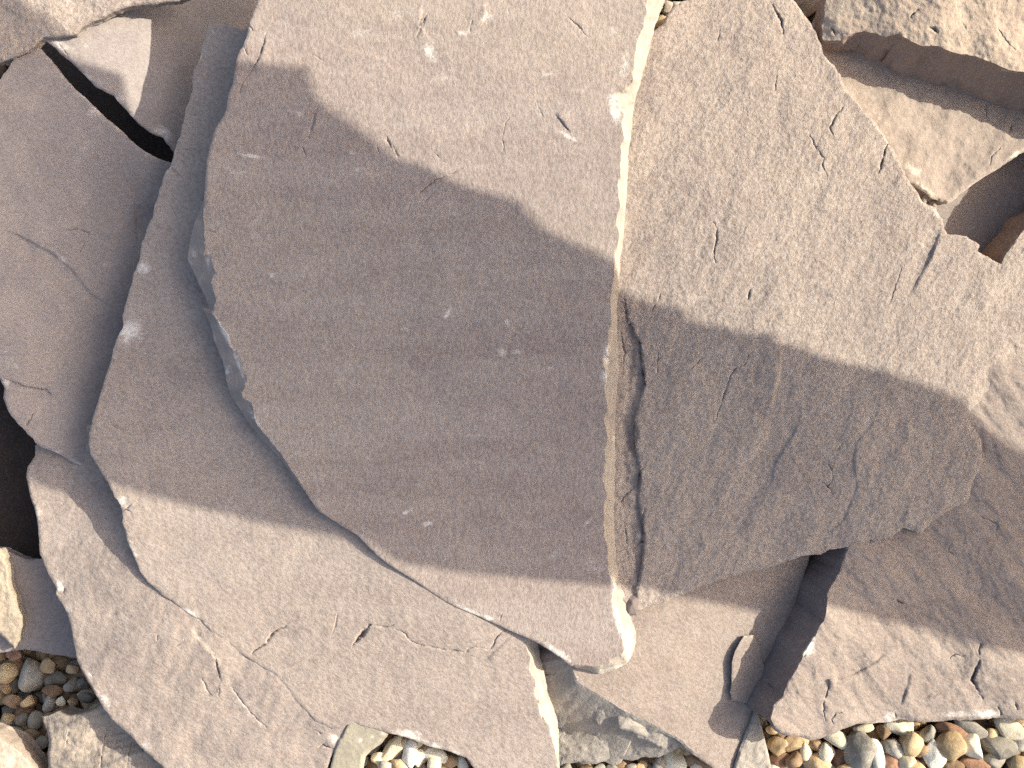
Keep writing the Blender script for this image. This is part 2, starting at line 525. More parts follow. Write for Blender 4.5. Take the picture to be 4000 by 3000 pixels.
    for r in range(wall_rows + 1):
        f = r / wall_rows
        zz = lz + (bz - lz) * f
        dep = (lz - zz)
        off = fl * dep / 0.17 + (wall_noise * fbm(arc, np.full(N, r * 23.0 + seed), 45, seed + 51, 3) if 0 < r else 0) * min(1.0, 1.0)
        k = (HC - lz) / FPX
        qx = (ox - 2000) * k + nx * off * 0.17; qy = -(oy - 1500) * k - ny * off * 0.17
        wallv.append(np.stack([qx, qy, zz], -1) / 1000.0)
        wp.append(pale[lp] * (1 - f) * 0.25); ws.append(np.zeros(N))
    WV = np.vstack(wallv); WP = np.concatenate(wp); WS = np.concatenate(ws)
    wf = {}
    for i in range(N):
        i2 = (i + 1) % N
        for r in range(wall_rows):
            a, b, c, d = r * N + i, r * N + i2, (r + 1) * N + i2, (r + 1) * N + i
            q = (a, d, c, b) if sg > 0 else (a, b, c, d)
            wf.setdefault(int(pid[i]), []).append(q)
    def assemble(pi, cap):
        tt = T[fp == pi]
        used = np.unique(tt) if len(tt) else np.zeros(0, int)
        mp = -np.ones(len(V), int); mp[used] = np.arange(len(used))
        faces = mp[tt].tolist() if len(tt) else []
        wq = wf.get(pi, [])
        verts = W[used]; pl = pale[used]; sc = scar[used]
        if wq or cap:
            base = len(used)
            verts = np.vstack([verts, WV]); pl = np.concatenate([pl, WP]); sc = np.concatenate([sc, WS])
            faces += [tuple(base + k for k in q) for q in wq]
            if cap:
                # underside: a coarse sheet that follows the slab's own curve
                qx, qy = np.meshgrid(np.arange(x0, x1, 70.0), np.arange(y0, y1, 70.0))
                Q = np.stack([qx.ravel(), qy.ravel()], -1)
                Q = Q[inside(Q[:, 0], Q[:, 1], poly)]
                Q = Q[np.array([kb.find((q[0], q[1], 0))[2] > 30 for q in Q], bool)] if len(Q) else Q
                r2 = delaunay_2d_cdt([Vector((a, b)) for a, b in np.vstack([poly, Q])], [], [list(range(N))], 1, 0.3)
                nb = base + len(WV)
                ids = []; ext = []
                for vi, src in enumerate(r2[3]):
                    o_ = [k for k in src if k < N]
                    if o_:
                        ids.append(base + wall_rows * N + o_[0])
                    else:
                        ids.append(nb + len(ext)); ext.append((r2[0][vi].x, r2[0][vi].y))
                if ext:
                    e = np.array(ext)
                    verts = np.vstack([verts, world_xyz(e[:, 0], e[:, 1], tps(e[:, 0], e[:, 1]) - t - 3)])
                    pl = np.concatenate([pl, np.zeros(len(e))]); sc = np.concatenate([sc, np.zeros(len(e))])
                faces += [[ids[k] for k in f_] for f_ in r2[2]]
        return verts, faces, pl, sc
    v, f, pl, sc = assemble(0, True)
    root = make_mesh_object(name, v, f, pl, sc, mat, parent, origin)
    if parent is None:
        tag(root, label, cat, group)
    for i, pn in enumerate(pnames):
        v, f, pl, sc = assemble(i + 1, False)
        if not f: continue
        used = np.unique([k for q in f for k in q])
        mp = -np.ones(len(v), int); mp[used] = np.arange(len(used))
        f = [[int(mp[k]) for k in q] for q in f]
        pm = (part_mats or {}).get(pn)
        make_mesh_object(pn, v[used], f, pl[used], sc[used], pm or mat, root, origin)
    SLABS[key] = (tps, poly)
    return root, origin

def undul(amp, scale, seed, oct=3, ang=0, st=1.0):
    def f(x, y):
        u, v = rot(x, y, ang)
        return amp * fbm(u, v / st, scale, seed, oct)
    return f

def terraces(amp, scale, seed, ang, st, steps=4.0, under=0.5, soft=0.25):
    """riven bedding: flat treads with low broken risers"""
    def f(x, y):
        u, v = rot(x, y, ang)
        n = fbm(u, v / st, scale, seed, 4, 0.55) * steps
        fl = np.floor(n); fr = n - fl
        s = fl + smooth(np.clip((fr - 0.5 + soft / 2) / soft, 0, 1))
        return amp * s / steps * 1.6 + under * fbm(u, v / st, scale * 0.35, seed + 7, 3) 
    return f

def add(*fs):
    return lambda x, y: sum(f(x, y) for f in fs)

FG = 'broken sandstone flagstones in the pile'
GLEVEL = TPS([(3500, 2900, 24), (3100, 2900, 16), (2400, 2990, 14), (1650, 2960, 42), (200, 2700, -10), (100, 1900, -34), (300, 400, -34),
              (2000, 1500, -20), (3800, 800, -20), (2500, 100, -20), (3090, 2400, 2), (4100, 2900, 26)])

# ------------------------------------------------------------------ ground
def ground():
    me = bpy.data.meshes.new('ground')
    n = 81
    g = np.linspace(-1, 1, n)
    g = np.sign(g) * np.abs(g)**3 * 12.0
    gx, gy = np.meshgrid(g, g)
    zz = -0.048 + 0.002 * fbm(gx * 40, gy * 40, 6, 3)
    v = np.stack([gx, gy, zz], -1).reshape(-1, 3)
    f = []
    for i in range(n - 1):
        for j in range(n - 1):
            a = i * n + j
            f.append((a, a + 1, a + n + 1, a + n))
    me.from_pydata(v.tolist(), [], f)
    o = bpy.data.objects.new('ground', me); COL.objects.link(o)
    o['kind'] = 'structure'
    m = bpy.data.materials.new('gravelly_ground'); m.use_nodes = True
    nt = m.node_tree; bs = nt.nodes['Principled BSDF']
    tc = nt.nodes.new('ShaderNodeTexCoord').outputs['Object']
    vo = nt.nodes.new('ShaderNodeTexVoronoi'); vo.inputs['Scale'].default_value = 60
    nt.links.new(tc, vo.inputs['Vector'])
    c = mixcol(nt, lin(150, 125, 95), lin(85, 66, 50), ramp(nt, vo.outputs['Color'], 0.2, 0.8))
    c = mixcol(nt, c, lin(40, 32, 26), ramp(nt, vo.outputs['Distance'], 0.45, 0.75))
    nt.links.new(c, bs.inputs['Base Color']); bs.inputs['Roughness'].default_value = 0.85
    b = nt.nodes.new('ShaderNodeBump'); b.inputs['Distance'].default_value = 0.006; b.invert = True
    nt.links.new(vo.outputs['Distance'], b.inputs['Height']); nt.links.new(b.outputs[0], bs.inputs['Normal'])
    me.materials.append(m)
ground()

# ------------------------------------------------------------------ deep stones first (T and T2 hold the gap shade in their colour)
slab('T', 'flagstone', 'stone coloured dark brown for the deep shade in the gap at the left edge', 'stone',
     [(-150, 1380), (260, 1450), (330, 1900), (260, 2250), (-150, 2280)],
     [(-100, 1400, 0), (300, 1500, -18), (300, 2250, -18), (-100, 2250, 0), (100, 1850, -14)], 10, GAP_SHADE, FG, sp=16,
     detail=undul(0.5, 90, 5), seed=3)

slab('T2', 'flagstone', 'added stone coloured dark for the shade in the slanting gap at upper left', 'stone',
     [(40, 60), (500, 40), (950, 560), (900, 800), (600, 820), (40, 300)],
     [(100, 100, -20), (900, 100, -24), (100, 800, -24), (800, 700, -24)], 8, GAP_SHADE, FG, sp=18, detail=undul(0.5, 90, 6), seed=2)

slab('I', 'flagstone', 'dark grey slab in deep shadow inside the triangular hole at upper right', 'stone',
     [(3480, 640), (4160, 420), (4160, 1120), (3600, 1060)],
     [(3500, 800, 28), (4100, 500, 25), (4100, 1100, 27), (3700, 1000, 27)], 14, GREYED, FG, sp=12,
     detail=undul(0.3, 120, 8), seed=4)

# M : lower slab at bottom centre with its grey broken side
M_out = [(2949, 2761, 6, 1), (2961, 2750, 6, 1), (2990, 2690, 6, 1), (2996, 2640, 6, 1), (3003, 2600, 5, 1), (3028, 2545, 5, 1), (3050, 2495, 5, 1), (3075, 2445, 5, 1), (3098, 2385, 5, 1),
         (3118, 2325, 5, 1), (3140, 2255, 5, 1), (3158, 2180, 5, 1), (3160, 2080), (2900, 2050), (2500, 2120), (2300, 2300), (2190, 2480),
         (2200, 2575, 8, 1, 'fracture_face', 1.5), (2229, 2612, 8, 1, 'fracture_face', 1.5), (2252, 2666, 8, 1, 'fracture_face', 1.5), (2297, 2697, 8, 1, 'fracture_face', 1.5), (2342, 2725, 8, 1, 'fracture_face', 1.5),
         (2388, 2752, 8, 1, 'fracture_face', 1.5), (2433, 2779, 8, 1, 'fracture_face', 1.5), (2478, 2810, 8, 1, 'fracture_face', 1.5), (2514, 2820, 8, 1, 'fracture_face', 1.5), (2568, 2847, 8, 1, 'fracture_face', 1.3),
         (2636, 2883, 8, 1, 'fracture_face', 0.8), (2672, 2910, 8, 1, 'fracture_face', 0.5), (2713, 2946, 8, 1, None, 0.2), (2772, 2987, 8, 1, None, 0.2), (2860, 3060),
         (2862, 3015), (2888, 2928), (2912, 2866), (2938, 2800)]
M_ctrl = [(2500, 2450, 55), (2300, 2640, 54), (2950, 2720, 31), (3100, 2300, 36), (2780, 2980, 38), (2700, 2700, 44), (2850, 2300, 48), (2350, 2350, 54)]
M_root, M_or = slab('M', 'flagstone', 'smooth beige slab under the round nosed slab, with a raised flake and grey broken side', 'flagstone',
     M_out, M_ctrl, 26, DUSK, FG, sp=9, detail=add(undul(0.35, 120, 20), undul(0.12, 28, 21)), seed=6,
     part_mats={'fracture_face': GREYFRAC}, wall_rows=8, wall_noise=9, flare=0.0,
     pales=[(2250, 2640, 60, 18, 35, 0.5), (2450, 2790, 200, 10, 31, 0.4)],
     cracks=[([(2906, 2486), (2930, 2482), (2943, 2479)], 4, 1.0), ([(2990, 2640), (2965, 2632)], 8, 2)])
Mt, _ = SLABS['M']
FLAKE = [(2906, 2485), (2890, 2508), (2872, 2544), (2861, 2585), (2856, 2643), (2858, 2666), (2853, 2707), (2861, 2734), (2905, 2742), (2958, 2749), (2985, 2700), (2992, 2650), (2992, 2616), (2976, 2562), (2965, 2526), (2943, 2481)]
def rel(tps, pts, ups):
    return [(x, y, float(tps(np.array([x]), np.array([y]))[0]) + u) for (x, y), u in zip(pts, ups)]
slab('MF', 'raised_flake', '', '', FLAKE, rel(Mt, FLAKE, [4.5, 5, 5.2, 5.2, 5, 5, 4.5, 4, 3, 2.4, 2.4, 2.4, 2.4, 2.4, 2.4, 2.8]), 1.2, DUSK, sp=8, jag=2,
     rim=(6, 0.5), seed=9, parent=M_root, origin=M_or, detail=undul(0.12, 28, 31), wall_rows=1, wall_noise=1)
# grey triangular corner facet of the same slab
FAC = [(2949, 2761), (2963, 2793), (2983, 2869), (3001, 2946), (3022, 3040), (2852, 3045), (2863, 3012), (2889, 2928), (2913, 2866), (2939, 2800)]
slab('MC', 'corner_facet', '', '', FAC, [(2949, 2761, 34), (2983, 2869, 32), (3015, 3000, 30), (2866, 3005, 37), (2913, 2866, 36), (2940, 2950, 33)], 24, GREYFRAC, sp=7, jag=1.5,
     rim=(7, 1.2), seed=10, parent=M_root, origin=M_or, detail=add(undul(0.8, 24, 33), undul(0.6, 60, 34)), flare=0.0,
     pales=[(2975, 2830, 10, 60, -15, 0.7), (3003, 2945, 8, 60, -15, 0.7), (2915, 2860, 10, 70, 20, 0.5)])
# broken lower face below the slab's left edge
NF = [(2040, 2500), (2105, 2480), (2200, 2560), (2226, 2604), (2250, 2660), (2296, 2690), (2388, 2746), (2478, 2804), (2514, 2814), (2568, 2841), (2640, 2878), (2672, 2905), (2650, 2922), (2615, 2938), (2570, 2958), (2520, 2956), (2470, 2972), (2390, 2963), (2330, 2985), (2250, 2978), (2200, 2995), (2160, 3040), (2040, 3040)]
slab('N', 'fracture_face', '', '', NF,
     [(2105, 2500, 38), (2226, 2615, 51), (2388, 2752, 49), (2568, 2847, 44), (2672, 2905, 38), (2200, 2700, 34), (2300, 2800, 30), (2250, 2900, 27), (2450, 2900, 32), (2180, 2985, 22), (2520, 2950, 26), (2060, 2700, 30), (2060, 3000, 20), (2240, 2740, 27)],
     18, GREYFRAC, sp=7, jag=4, rim=(8, 2), seed=11, parent=M_root, origin=M_or,
     detail=add(terraces(1.3, 170, 41, 35, 1.8, 3.0, 0.2, 0.2), undul(0.3, 22, 43)), flare=-0.1, wall_noise=8,
     ledges=[([(2150, 2620), (2240, 2640), (2270, 2700), (2300, 2760), (2330, 2830), (2440, 2850), (2530, 2880)], 8, 110, -1),
             ([(2390, 2830), (2450, 2870), (2540, 2900), (2600, 2930)], 6, 80, -1)])

# L : bottom right slab
L_out = [(3307, 2147), (3289, 2192), (3276, 2233), (3258, 2269), (3240, 2295), (3229, 2318), (3221, 2395), (3215, 2422), (3194, 2444), (3172, 2490), (3131, 2553), (3127, 2571), (3108, 2612), (3086, 2648),
         (3068, 2684), (3059, 2720), (3027, 2752), (3005, 2806)]
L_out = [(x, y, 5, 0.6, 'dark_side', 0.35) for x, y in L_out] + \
        [(3018, 2842), (3041, 2865), (3081, 2874), (3127, 2881), (3163, 2896), (3199, 2887), (3271, 2860), (3289, 2847), (3344, 2829), (3443, 2824), (3520, 2813),
         (3588, 2820), (3723, 2811), (3814, 2811), (3918, 2806), (4000, 2815), (4180, 2820), (4200, 1250), (3900, 1280), (3560, 1500), (3380, 1800), (3330, 2080)]
L_ctrl = [(3230, 2350, 62), (3110, 2600, 63), (3010, 2800, 60), (3400, 2850, 50), (4000, 2800, 44), (3850, 1700, 51), (4050, 1450, 50), (3600, 2150, 52), (3320, 2140, 54), (3950, 2150, 49), (3500, 2500, 54), (3950, 1950, 49.5)]
slab('L', 'flagstone', 'broad mauve slab at bottom right, its rippled front edge over the gravel', 'flagstone',
     L_out, L_ctrl, 46, DUSK, FG, sp=9,
     detail=add(undul(1.3, 240, 50, 3, -35, 2.2), terraces(1.6, 260, 51, -38, 2.6, 4, 0.25, 0.3), undul(0.15, 30, 53)), seed=12, wall_rows=6, wall_noise=3.5,
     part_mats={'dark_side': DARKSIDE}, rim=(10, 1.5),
     cracks=[([(3825, 2521), (3827, 2575), (3809, 2625), (3796, 2657), (3818, 2689), (3836, 2729)], 18, 5),
             ([(3240, 2657), (3231, 2702), (3217, 2747), (3217, 2797), (3226, 2815)], 9, 3),
             ([(3253, 2824), (3249, 2806), (3267, 2788), (3298, 2779)], 8, 3),
             ([(3710, 2571), (3732, 2557), (3768, 2562)], 9, 3), ([(3705, 2133), (3705, 2156), (3741, 2179)], 6, 2),
             ([(3832, 2020), (3900, 2048), (3886, 2088)], 6, 2), ([(3624, 2720), (3650, 2716), (3674, 2711)], 9, 2.5),
             ([(3900, 2761), (3905, 2778), (3909, 2792)], 12, 4), ([(3967, 2747), (3972, 2765)], 12, 3), ([(3502, 2336), (3510, 2350), (3520, 2358)], 14, 2),
             ([(3140, 2565), (3148, 2558)], 8, 2), ([(3496, 2788), (3499, 2804)], 9, 3)],
     ledges=[([(3250, 2660), (3330, 2640), (3420, 2590), (3480, 2540)], 1.5, 90, 1), ([(3236, 2655), (3262, 2652)], 2.0, 60, 1), ([(3520, 2760), (3545, 2690), (3560, 2620)], 1.2, 60, 1)],
     pales=[(3160, 2525, 28, 48, 25, 1.0), (3478, 2802, 24, 24, 0, 1.0), (3720, 2790, 60, 16, 0, 0.7), (3850, 2790, 70, 18, 0, 1.0), (3530, 2810, 40, 10, 0, 0.6)],
     scars=[(3179, 2622, 11, 38, -8, 1.0), (3228, 2770, 10, 26, 10, 0.9), (3536, 2720, 14, 40, 25, 0.6), (3555, 2600, 8, 30, 20, 0.4), (3060, 2770, 16, 26, -20, 0.5), (3800, 2640, 12, 22, 0, 0.5)])

# H : tan slab upper right, under the block
H_out = [(3120, 240), (3200, 20), (4160, -60), (4160, 500), (4000, 591), (3928, 640), (3831, 700), (3760, 752), (3700, 797), (3682, 792), (3640, 772), (3612, 752), (3586, 738), (3540, 720), (3380, 640), (3200, 420)]
slab('H', 'flagstone', 'tan slab lying in the shadow of the rough block at upper right', 'flagstone',
     H_out, [(3300, 400, 50), (3900, 300, 45), (3700, 780, 48), (4000, 600, 45), (3500, 600, 50), (3250, 250, 50)], 15, TAN, FG, sp=9,
     detail=add(undul(0.5, 150, 60), terraces(1.0, 160, 61, 40, 1.5, 4, 0.2, 0.3), undul(0.15, 30, 62)), seed=13, rim=(9, 1.5),
     cracks=[([(3869, 642), (3872, 612), (3905, 580), (3917, 566)], 7, 2), ([(3850, 415), (3854, 470)], 6, 3), ([(3950, 490), (3946, 520)], 12, 4)],
     pales=[(3560, 660, 50, 20, 30, 0.7), (3610, 745, 50, 14, 30, 1.0), (3850, 690, 90, 8, -33, 0.6), (3420, 430, 60, 40, 0, 0.3), (3970, 600, 40, 10, -35, 0.9), (3775, 415, 18, 22, 0, 0.35)])

# R : large riven slab on the right
R_out = [(2581, 98), (2600, 60), (2627, 27), (2654, 11), (2703, 0), (2760, -40), (3080, -40), (3104, 0), (3120, 27), (3147, 65), (3169, 98), (3201, 168), (3228, 217), (3261, 255), (3272, 287), (3304, 347),
         (3337, 385), (3375, 434), (3424, 488), (3456, 532), (3489, 580), (3521, 640), (3538, 684), (3575, 735), (3600, 790), (3652, 816), (3673, 841), (3684, 854), (3690, 898), (3698, 914),
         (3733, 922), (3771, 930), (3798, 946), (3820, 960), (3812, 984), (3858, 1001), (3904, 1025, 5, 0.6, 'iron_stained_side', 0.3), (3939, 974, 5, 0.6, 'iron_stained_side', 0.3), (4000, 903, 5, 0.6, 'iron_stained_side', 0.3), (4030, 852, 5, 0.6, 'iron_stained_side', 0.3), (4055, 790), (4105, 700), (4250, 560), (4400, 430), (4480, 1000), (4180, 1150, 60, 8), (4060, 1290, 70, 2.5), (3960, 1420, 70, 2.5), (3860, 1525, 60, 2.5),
         (3796, 1596, 20, 2), (3776, 1640, 20, 2), (3834, 1724, 24, 2.5), (3840, 1800, 24, 2), (3796, 1880, 24, 2), (3780, 1960, 24, 1.5), (3690, 2004, 20, 1.2), (3600, 2078, 20, 1.0), (3530, 2066, 20, 1.0), (3475, 2097, 20, 1.0), (3389, 2115, 14, 1.0), (3307, 2142, 10, 1.0),
         (3230, 2150), (3150, 2172), (3060, 2198), (2960, 2232), (2852, 2259), (2793, 2273), (2753, 2291), (2690, 2318), (2640, 2330), (2560, 2362), (2505, 2385), (2480, 2410, 25, 5), (2455, 2402, 25, 5), (2420, 2340),
         (2340, 2100), (2300, 1200), (2380, 500), (2480, 180)]
R_ctrl = [(3307, 2142, 56), (3700, 2020, 54), (3780, 1600, 55), (4060, 1200, 52), (3600, 800, 58), (2700, 50, 63), (2430, 600, 63), (2415, 1140, 60), (2450, 2390, 59), (2800, 2270, 57), (3150, 2190, 56), (3100, 1200, 60), (3200, 200, 61), (3950, 980, 56), (4150, 800, 57), (4400, 500, 60)]
slab('R', 'flagstone', 'large riven rough surfaced slab filling the right half, crossed by the shadow edge', 'flagstone',
     R_out, R_ctrl, 20, RIVEN, FG, sp=7.5, part_mats={'iron_stained_side': BROWN},
     detail=add(groove_rough, undul(0.9, 330, 70, 2, 32, 2.0), terraces(0.6, 190, 71, 32, 2.0, 4, 0.22, 0.4), undul(0.15, 44, 73, 2, 32, 1.8), undul(0.18, 18, 74, 2, 32, 1.7), low_ripples), seed=14, jag=5.5, supports=('L', 'H', 'M'), rim=(6, 0.9),
     cracks=[([(2500, 1335), (2507, 1420), (2521, 1500)], 16, 3), ([(2478, 1640), (2486, 1690), (2479, 1745)], 18, 3.5), ([(2514, 1990), (2510, 2100), (2498, 2250), (2484, 2330)], 24, 4), ([(2408, 1975), (2440, 1940), (2475, 1905)], 9, 3), ([(2438, 1170), (2450, 1240), (2474, 1292)], 15, 4), ([(2425, 1300), (2440, 1380), (2432, 1440)], 8, 3), ([(2440, 2050), (2450, 2130)], 9, 3), ([(2505, 1830), (2490, 1900)], 12, 3),
             ([(3465, 564), (3451, 608), (3443, 640), (3432, 673)], 11, 4), ([(2790, 870), (2801, 898), (2801, 936), (2790, 979), (2787, 1012), (2794, 1026)], 9, 4),
             ([(2931, 1131), (2920, 1169)], 10, 3), ([(2925, 1391), (2909, 1424), (2866, 1446), (2844, 1494), (2828, 1543), (2790, 1652)], 8, 2.5),
             ([(2741, 1397), (2703, 1440)], 7, 2), ([(3521, 1050), (3511, 1082), (3489, 1147), (3473, 1191)], 5, 2),
             ([(3299, 412), (3261, 456), (3242, 499), (3256, 542)], 10, 2.5), ([(3153, 505), (3185, 575), (3218, 618), (3212, 651), (3234, 694)], 8, 2),
             ([(3017, 16), (3050, 81), (3060, 130)], 12, 3), ([(3226, 1799), (3251, 1844), (3249, 1880), (3233, 1898), (3253, 1935)], 5, 2), ([(3217, 1853), (3213, 1885), (3233, 1898)], 4, 1.5),
             ([(3294, 1727), (3285, 1740), (3271, 1754)], 7, 2), ([(3038, 280), (3025, 355)], 6, 2), ([(2560, 1190), (2545, 1215)], 9, 2), ([(2570, 1180), (2580, 1150)], 8, 2),
             ([(2570, 1380), (2566, 1470)], 6, 2), ([(3480, 2112), (3540, 2085), (3570, 2070)], 5, 1.5), ([(2815, 110), (2800, 160)], 6, 1.5), ([(2600, 70), (2582, 100)], 8, 3)],
     ledges=[([(2428, 1160), (2455, 1260), (2478, 1300), (2503, 1340), (2507, 1420), (2522, 1500), (2500, 1560), (2478, 1640), (2480, 1740), (2505, 1860), (2492, 1950), (2516, 2080), (2505, 2200), (2480, 2330), (2470, 2400)], -4.5, 130, 1),
             ([(3140, 1590), (3104, 1690), (3059, 1758), (3027, 1817), (3010, 1900)], -1.0, 130, 1),
             ([(3475, 1600), (3384, 1681), (3344, 1736), (3335, 1803), (3350, 1900), (3300, 2030), (3200, 2120)], 0.8, 120, -1),
             ([(3060, 1330), (3040, 1480), (3010, 1600)], 1.3, 100, 1), ([(3680, 880), (3640, 1000), (3560, 1150)], 1.2, 120, -1)],
     pales=[(3400, 1480, 18, 90, 20, 0.35), (3390, 1640, 14, 50, 20, 0.4), (3350, 1980, 30, 14, 0, 0.4), (3650, 830, 40, 14, 40, 0.6), (3390, 460, 80, 9, 50, 0.35), (3960, 940, 60, 8, -45, 1.0)])

# C : lower left slab
C_out = [(136, 1740), (131, 1781), (108, 1817), (99, 1862), (104, 1889), (118, 1930), (136, 1984), (147, 2043), (154, 2106), (158, 2161), (172, 2192), (194, 2246), (221, 2301), (219, 2323), (231, 2346), (244, 2363),
         (262, 2395), (276, 2440), (289, 2494), (301, 2539), (303, 2585), (335, 2648), (366, 2707), (393, 2747), (434, 2806), (479, 2851), (533, 2901), (583, 2942), (633, 3000), (720, 3100), (1260, 3110), (1275, 3000), (1292, 2955), (1325, 2900), (1420, 2840),
         (1500, 2600), (1100, 2200), (620, 1800), (400, 1660), (200, 1650)]
B_ctrl = [(820, 100, 52), (800, 1000, 53), (350, 1720, 58), (425, 1895, 60), (600, 2250, 60), (760, 2430, 60), (1100, 2650, 58.5), (1700, 2330, 67.8), (1850, 2405, 66.4), (1500, 2850, 58), (2080, 2500, 61), (2130, 2800, 57), (1300, 2050, 64), (1250, 2830, 58), (2180, 2960, 54), (1500, 1000, 56), (1800, 2700, 60)]
BT = TPS(B_ctrl)
def below(pts):
    return [(x, y, float(BT(np.array([x]), np.array([y]))[0]) - g) for x, y, g in pts]
C_ctrl = [(130, 1850, 35), (160, 2200, 46), (300, 2540, 50), (633, 2990, 50), (1280, 2960, 52)] + below([(425, 1895, 24), (490, 2090, 12.5), (530, 2185, 5.5), (588, 2282, 2.6), (640, 2330, 1.4), (750, 2410, 0.9), (850, 2485, 0.8), (950, 2562, 0.8), (1072, 2639, 0.8), (1160, 2740, 0.8), (1230, 2820, 0.8), (1300, 2850, 1.2), (1250, 2600, 2.5), (900, 2100, 10)])
slab('C', 'flagstone', 'beige slab at lower left with a dark scar, under the second slab', 'flagstone',
     C_out, C_ctrl, 20, BEIGE, FG, sp=9, detail=add(undul(0.5, 160, 80), terraces(0.6, 200, 81, 30, 2.0, 4, 0.15, 0.3), undul(0.18, 30, 82)), seed=15, jag=4, rim=(5, 0.6), wall_rows=4, flare=0.05,
     cracks=[([(836, 2557), (850, 2612), (859, 2657), (854, 2684), (854, 2720)], 10, 2), ([(791, 2652), (809, 2693), (827, 2720)], 8, 2), ([(904, 2684), (949, 2747), (1000, 2806)], 6, 2),
             ([(1000, 2806), (1017, 2822), (1040, 2838)], 8, 2), ([(1234, 2851), (1250, 2866)], 8, 3), ([(1239, 2921), (1266, 2910), (1293, 2924)], 12, 4), ([(220, 2322), (246, 2313), (250, 2300)], 10, 3), ([(376, 2398), (420, 2398)], 6, 1.5),
             ([(690, 2525), (720, 2500)], 6, 1.5), ([(615, 2480), (612, 2500)], 8, 1.5), ([(640, 2880), (665, 2865)], 5, 1.5), ([(350, 2630), (360, 2640)], 8, 3)],
     pales=[(232, 2290, 16, 26, 0, 1.0), (268, 2372, 14, 20, 0, 0.8), (350, 2632, 14, 20, 0, 0.8), (415, 2735, 40, 18, 50, 0.9), (575, 2915, 40, 20, 40, 0.7), (150, 2010, 14, 24, 0, 0.7), (960, 2760, 60, 30, 40, 0.35), (1300, 2890, 24, 24, 0, 0.9), (450, 2400, 90, 30, 0, 0.25)],
     scars=[(450, 2396, 20, 12, 0, 0.7), (850, 2620, 9, 60, -8, 1.0), (780, 2480, 14, 30, -35, 0.6), (855, 2700, 12, 24, 0, 0.9), (650, 2390, 14, 18, 0, 0.5), (820, 2712, 14, 16, 0, 0.7), (615, 2492, 7, 14, 0, 0.6)],
     ledges=[([(304, 2590), (345, 2640), (385, 2710)], 0.1, 20, 1), ([(740, 2450), (800, 2520), (870, 2600)], 0.8, 70, 1)])

# D : left plate
D_out = [(125, 193), (146, 174), (179, 212), (233, 282), (304, 358), (380, 429), (467, 505), (532, 564), (597, 608), (646, 632), (720, 650), (760, 900), (600, 1500), (460, 1850), (357, 1815), (316, 1821), (271, 1803), (240, 1781), (203, 1763), (167, 1749), (145, 1731), (118, 1704), (81, 1663), (45, 1627), (11, 1554), (19, 1516), (0, 1473), (-60, 1380), (-160, 1300), (-160, 330), (0, 309), (33, 266), (54, 228)]
D_ctrl = [(0, 1000, 50), (550, 900, 18), (250, 1780, 38), (150, 250, 48), (640, 640, 26), (0, 1480, 46), (420, 1500, 22), (300, 600, 42), (500, 1300, 17), (150, 1400, 42)]
slab('D', 'flagstone', 'shaded left hand plate with a curved crack, between two black gaps', 'flagstone',
     D_out, D_ctrl, 12, GREYED, FG, sp=9, detail=add(undul(1.0, 260, 90, 3, 40, 1.6), terraces(0.5, 220, 91, 50, 2.0, 3, 0.15, 0.4), undul(0.1, 30, 92)), seed=16, rim=(6, 0.7), supports=('C',),
     cracks=[([(233, 919), (255, 903), (298, 895), (347, 911), (342, 936)], 7, 2.2), ([(342, 936), (318, 970), (308, 1010)], 4, 1), ([(445, 1115), (450, 1163)], 6, 1.5), ([(70, 917), (90, 925)], 6, 1.5), ([(16, 1478), (108, 1511), (179, 1521), (217, 1554)], 6, 1.5), ([(136, 1608), (103, 1660), (140, 1678)], 6, 2), ([(103, 1660), (118, 1640)], 5, 1.5), ([(336, 1120), (358, 1145)], 6, 1.5)],
     ledges=[([(0, 892), (70, 917), (136, 952), (206, 990), (282, 1055), (352, 1147), (440, 1200)], -1.3, 150, 1), ([(488, 705), (515, 759), (526, 814), (529, 890), (540, 960)], -1.0, 150, -1), ([(16, 1478), (108, 1511), (179, 1521), (217, 1554)], -1.5, 90, 1)],
     pales=[(374, 440, 34, 26, 20, 0.55), (240, 1008, 22, 16, 40, 0.6), (410, 1035, 20, 12, 0, 0.5), (20, 1400, 60, 60, 0, 0.4), (300, 1812, 60, 12, 25, 0.8), (60, 1660, 70, 14, 42, 0.7), (20, 1500, 16, 24, 0, 0.7), (360, 1800, 20, 14, 0, 0.6)])

# E : upper left slab beyond the gap
E_out = [(176, 155), (217, 187), (271, 244), (336, 298), (380, 342), (445, 374), (469, 407), (505, 445), (543, 483), (597, 524), (635, 543), (651, 564), (686, 602), (760, 660), (900, 600), (1050, 300), (1100, -80), (100, -80), (120, 100)]
slab('E', 'flagstone', 'dusky slab at upper left with one sunlit patch, beyond the slanting black gap', 'flagstone',
     E_out, [(550, 150, 34), (200, 180, 45), (680, 560, 17), (800, 200, 8), (900, 20, -8), (760, 0, 6), (450, 370, 38), (300, -50, 45)], 16, GREYED, FG, sp=9,
     detail=add(undul(0.5, 200, 95), undul(0.12, 30, 96)), seed=17, rim=(6, 0.8),
     cracks=[([(222, 160), (240, 185), (265, 215)], 5, 1.2), ([(205, 155), (225, 170)], 5, 1.2)],
     pales=[(640, 522, 42, 24, 30, 1.0), (470, 390, 30, 30, 30, 0.5), (340, 300, 34, 10, 40, 0.7), (240, 180, 60, 26, 30, 0.7), (330, 180, 30, 16, 20, 0.5), (520, 450, 40, 10, 40, 0.4)])

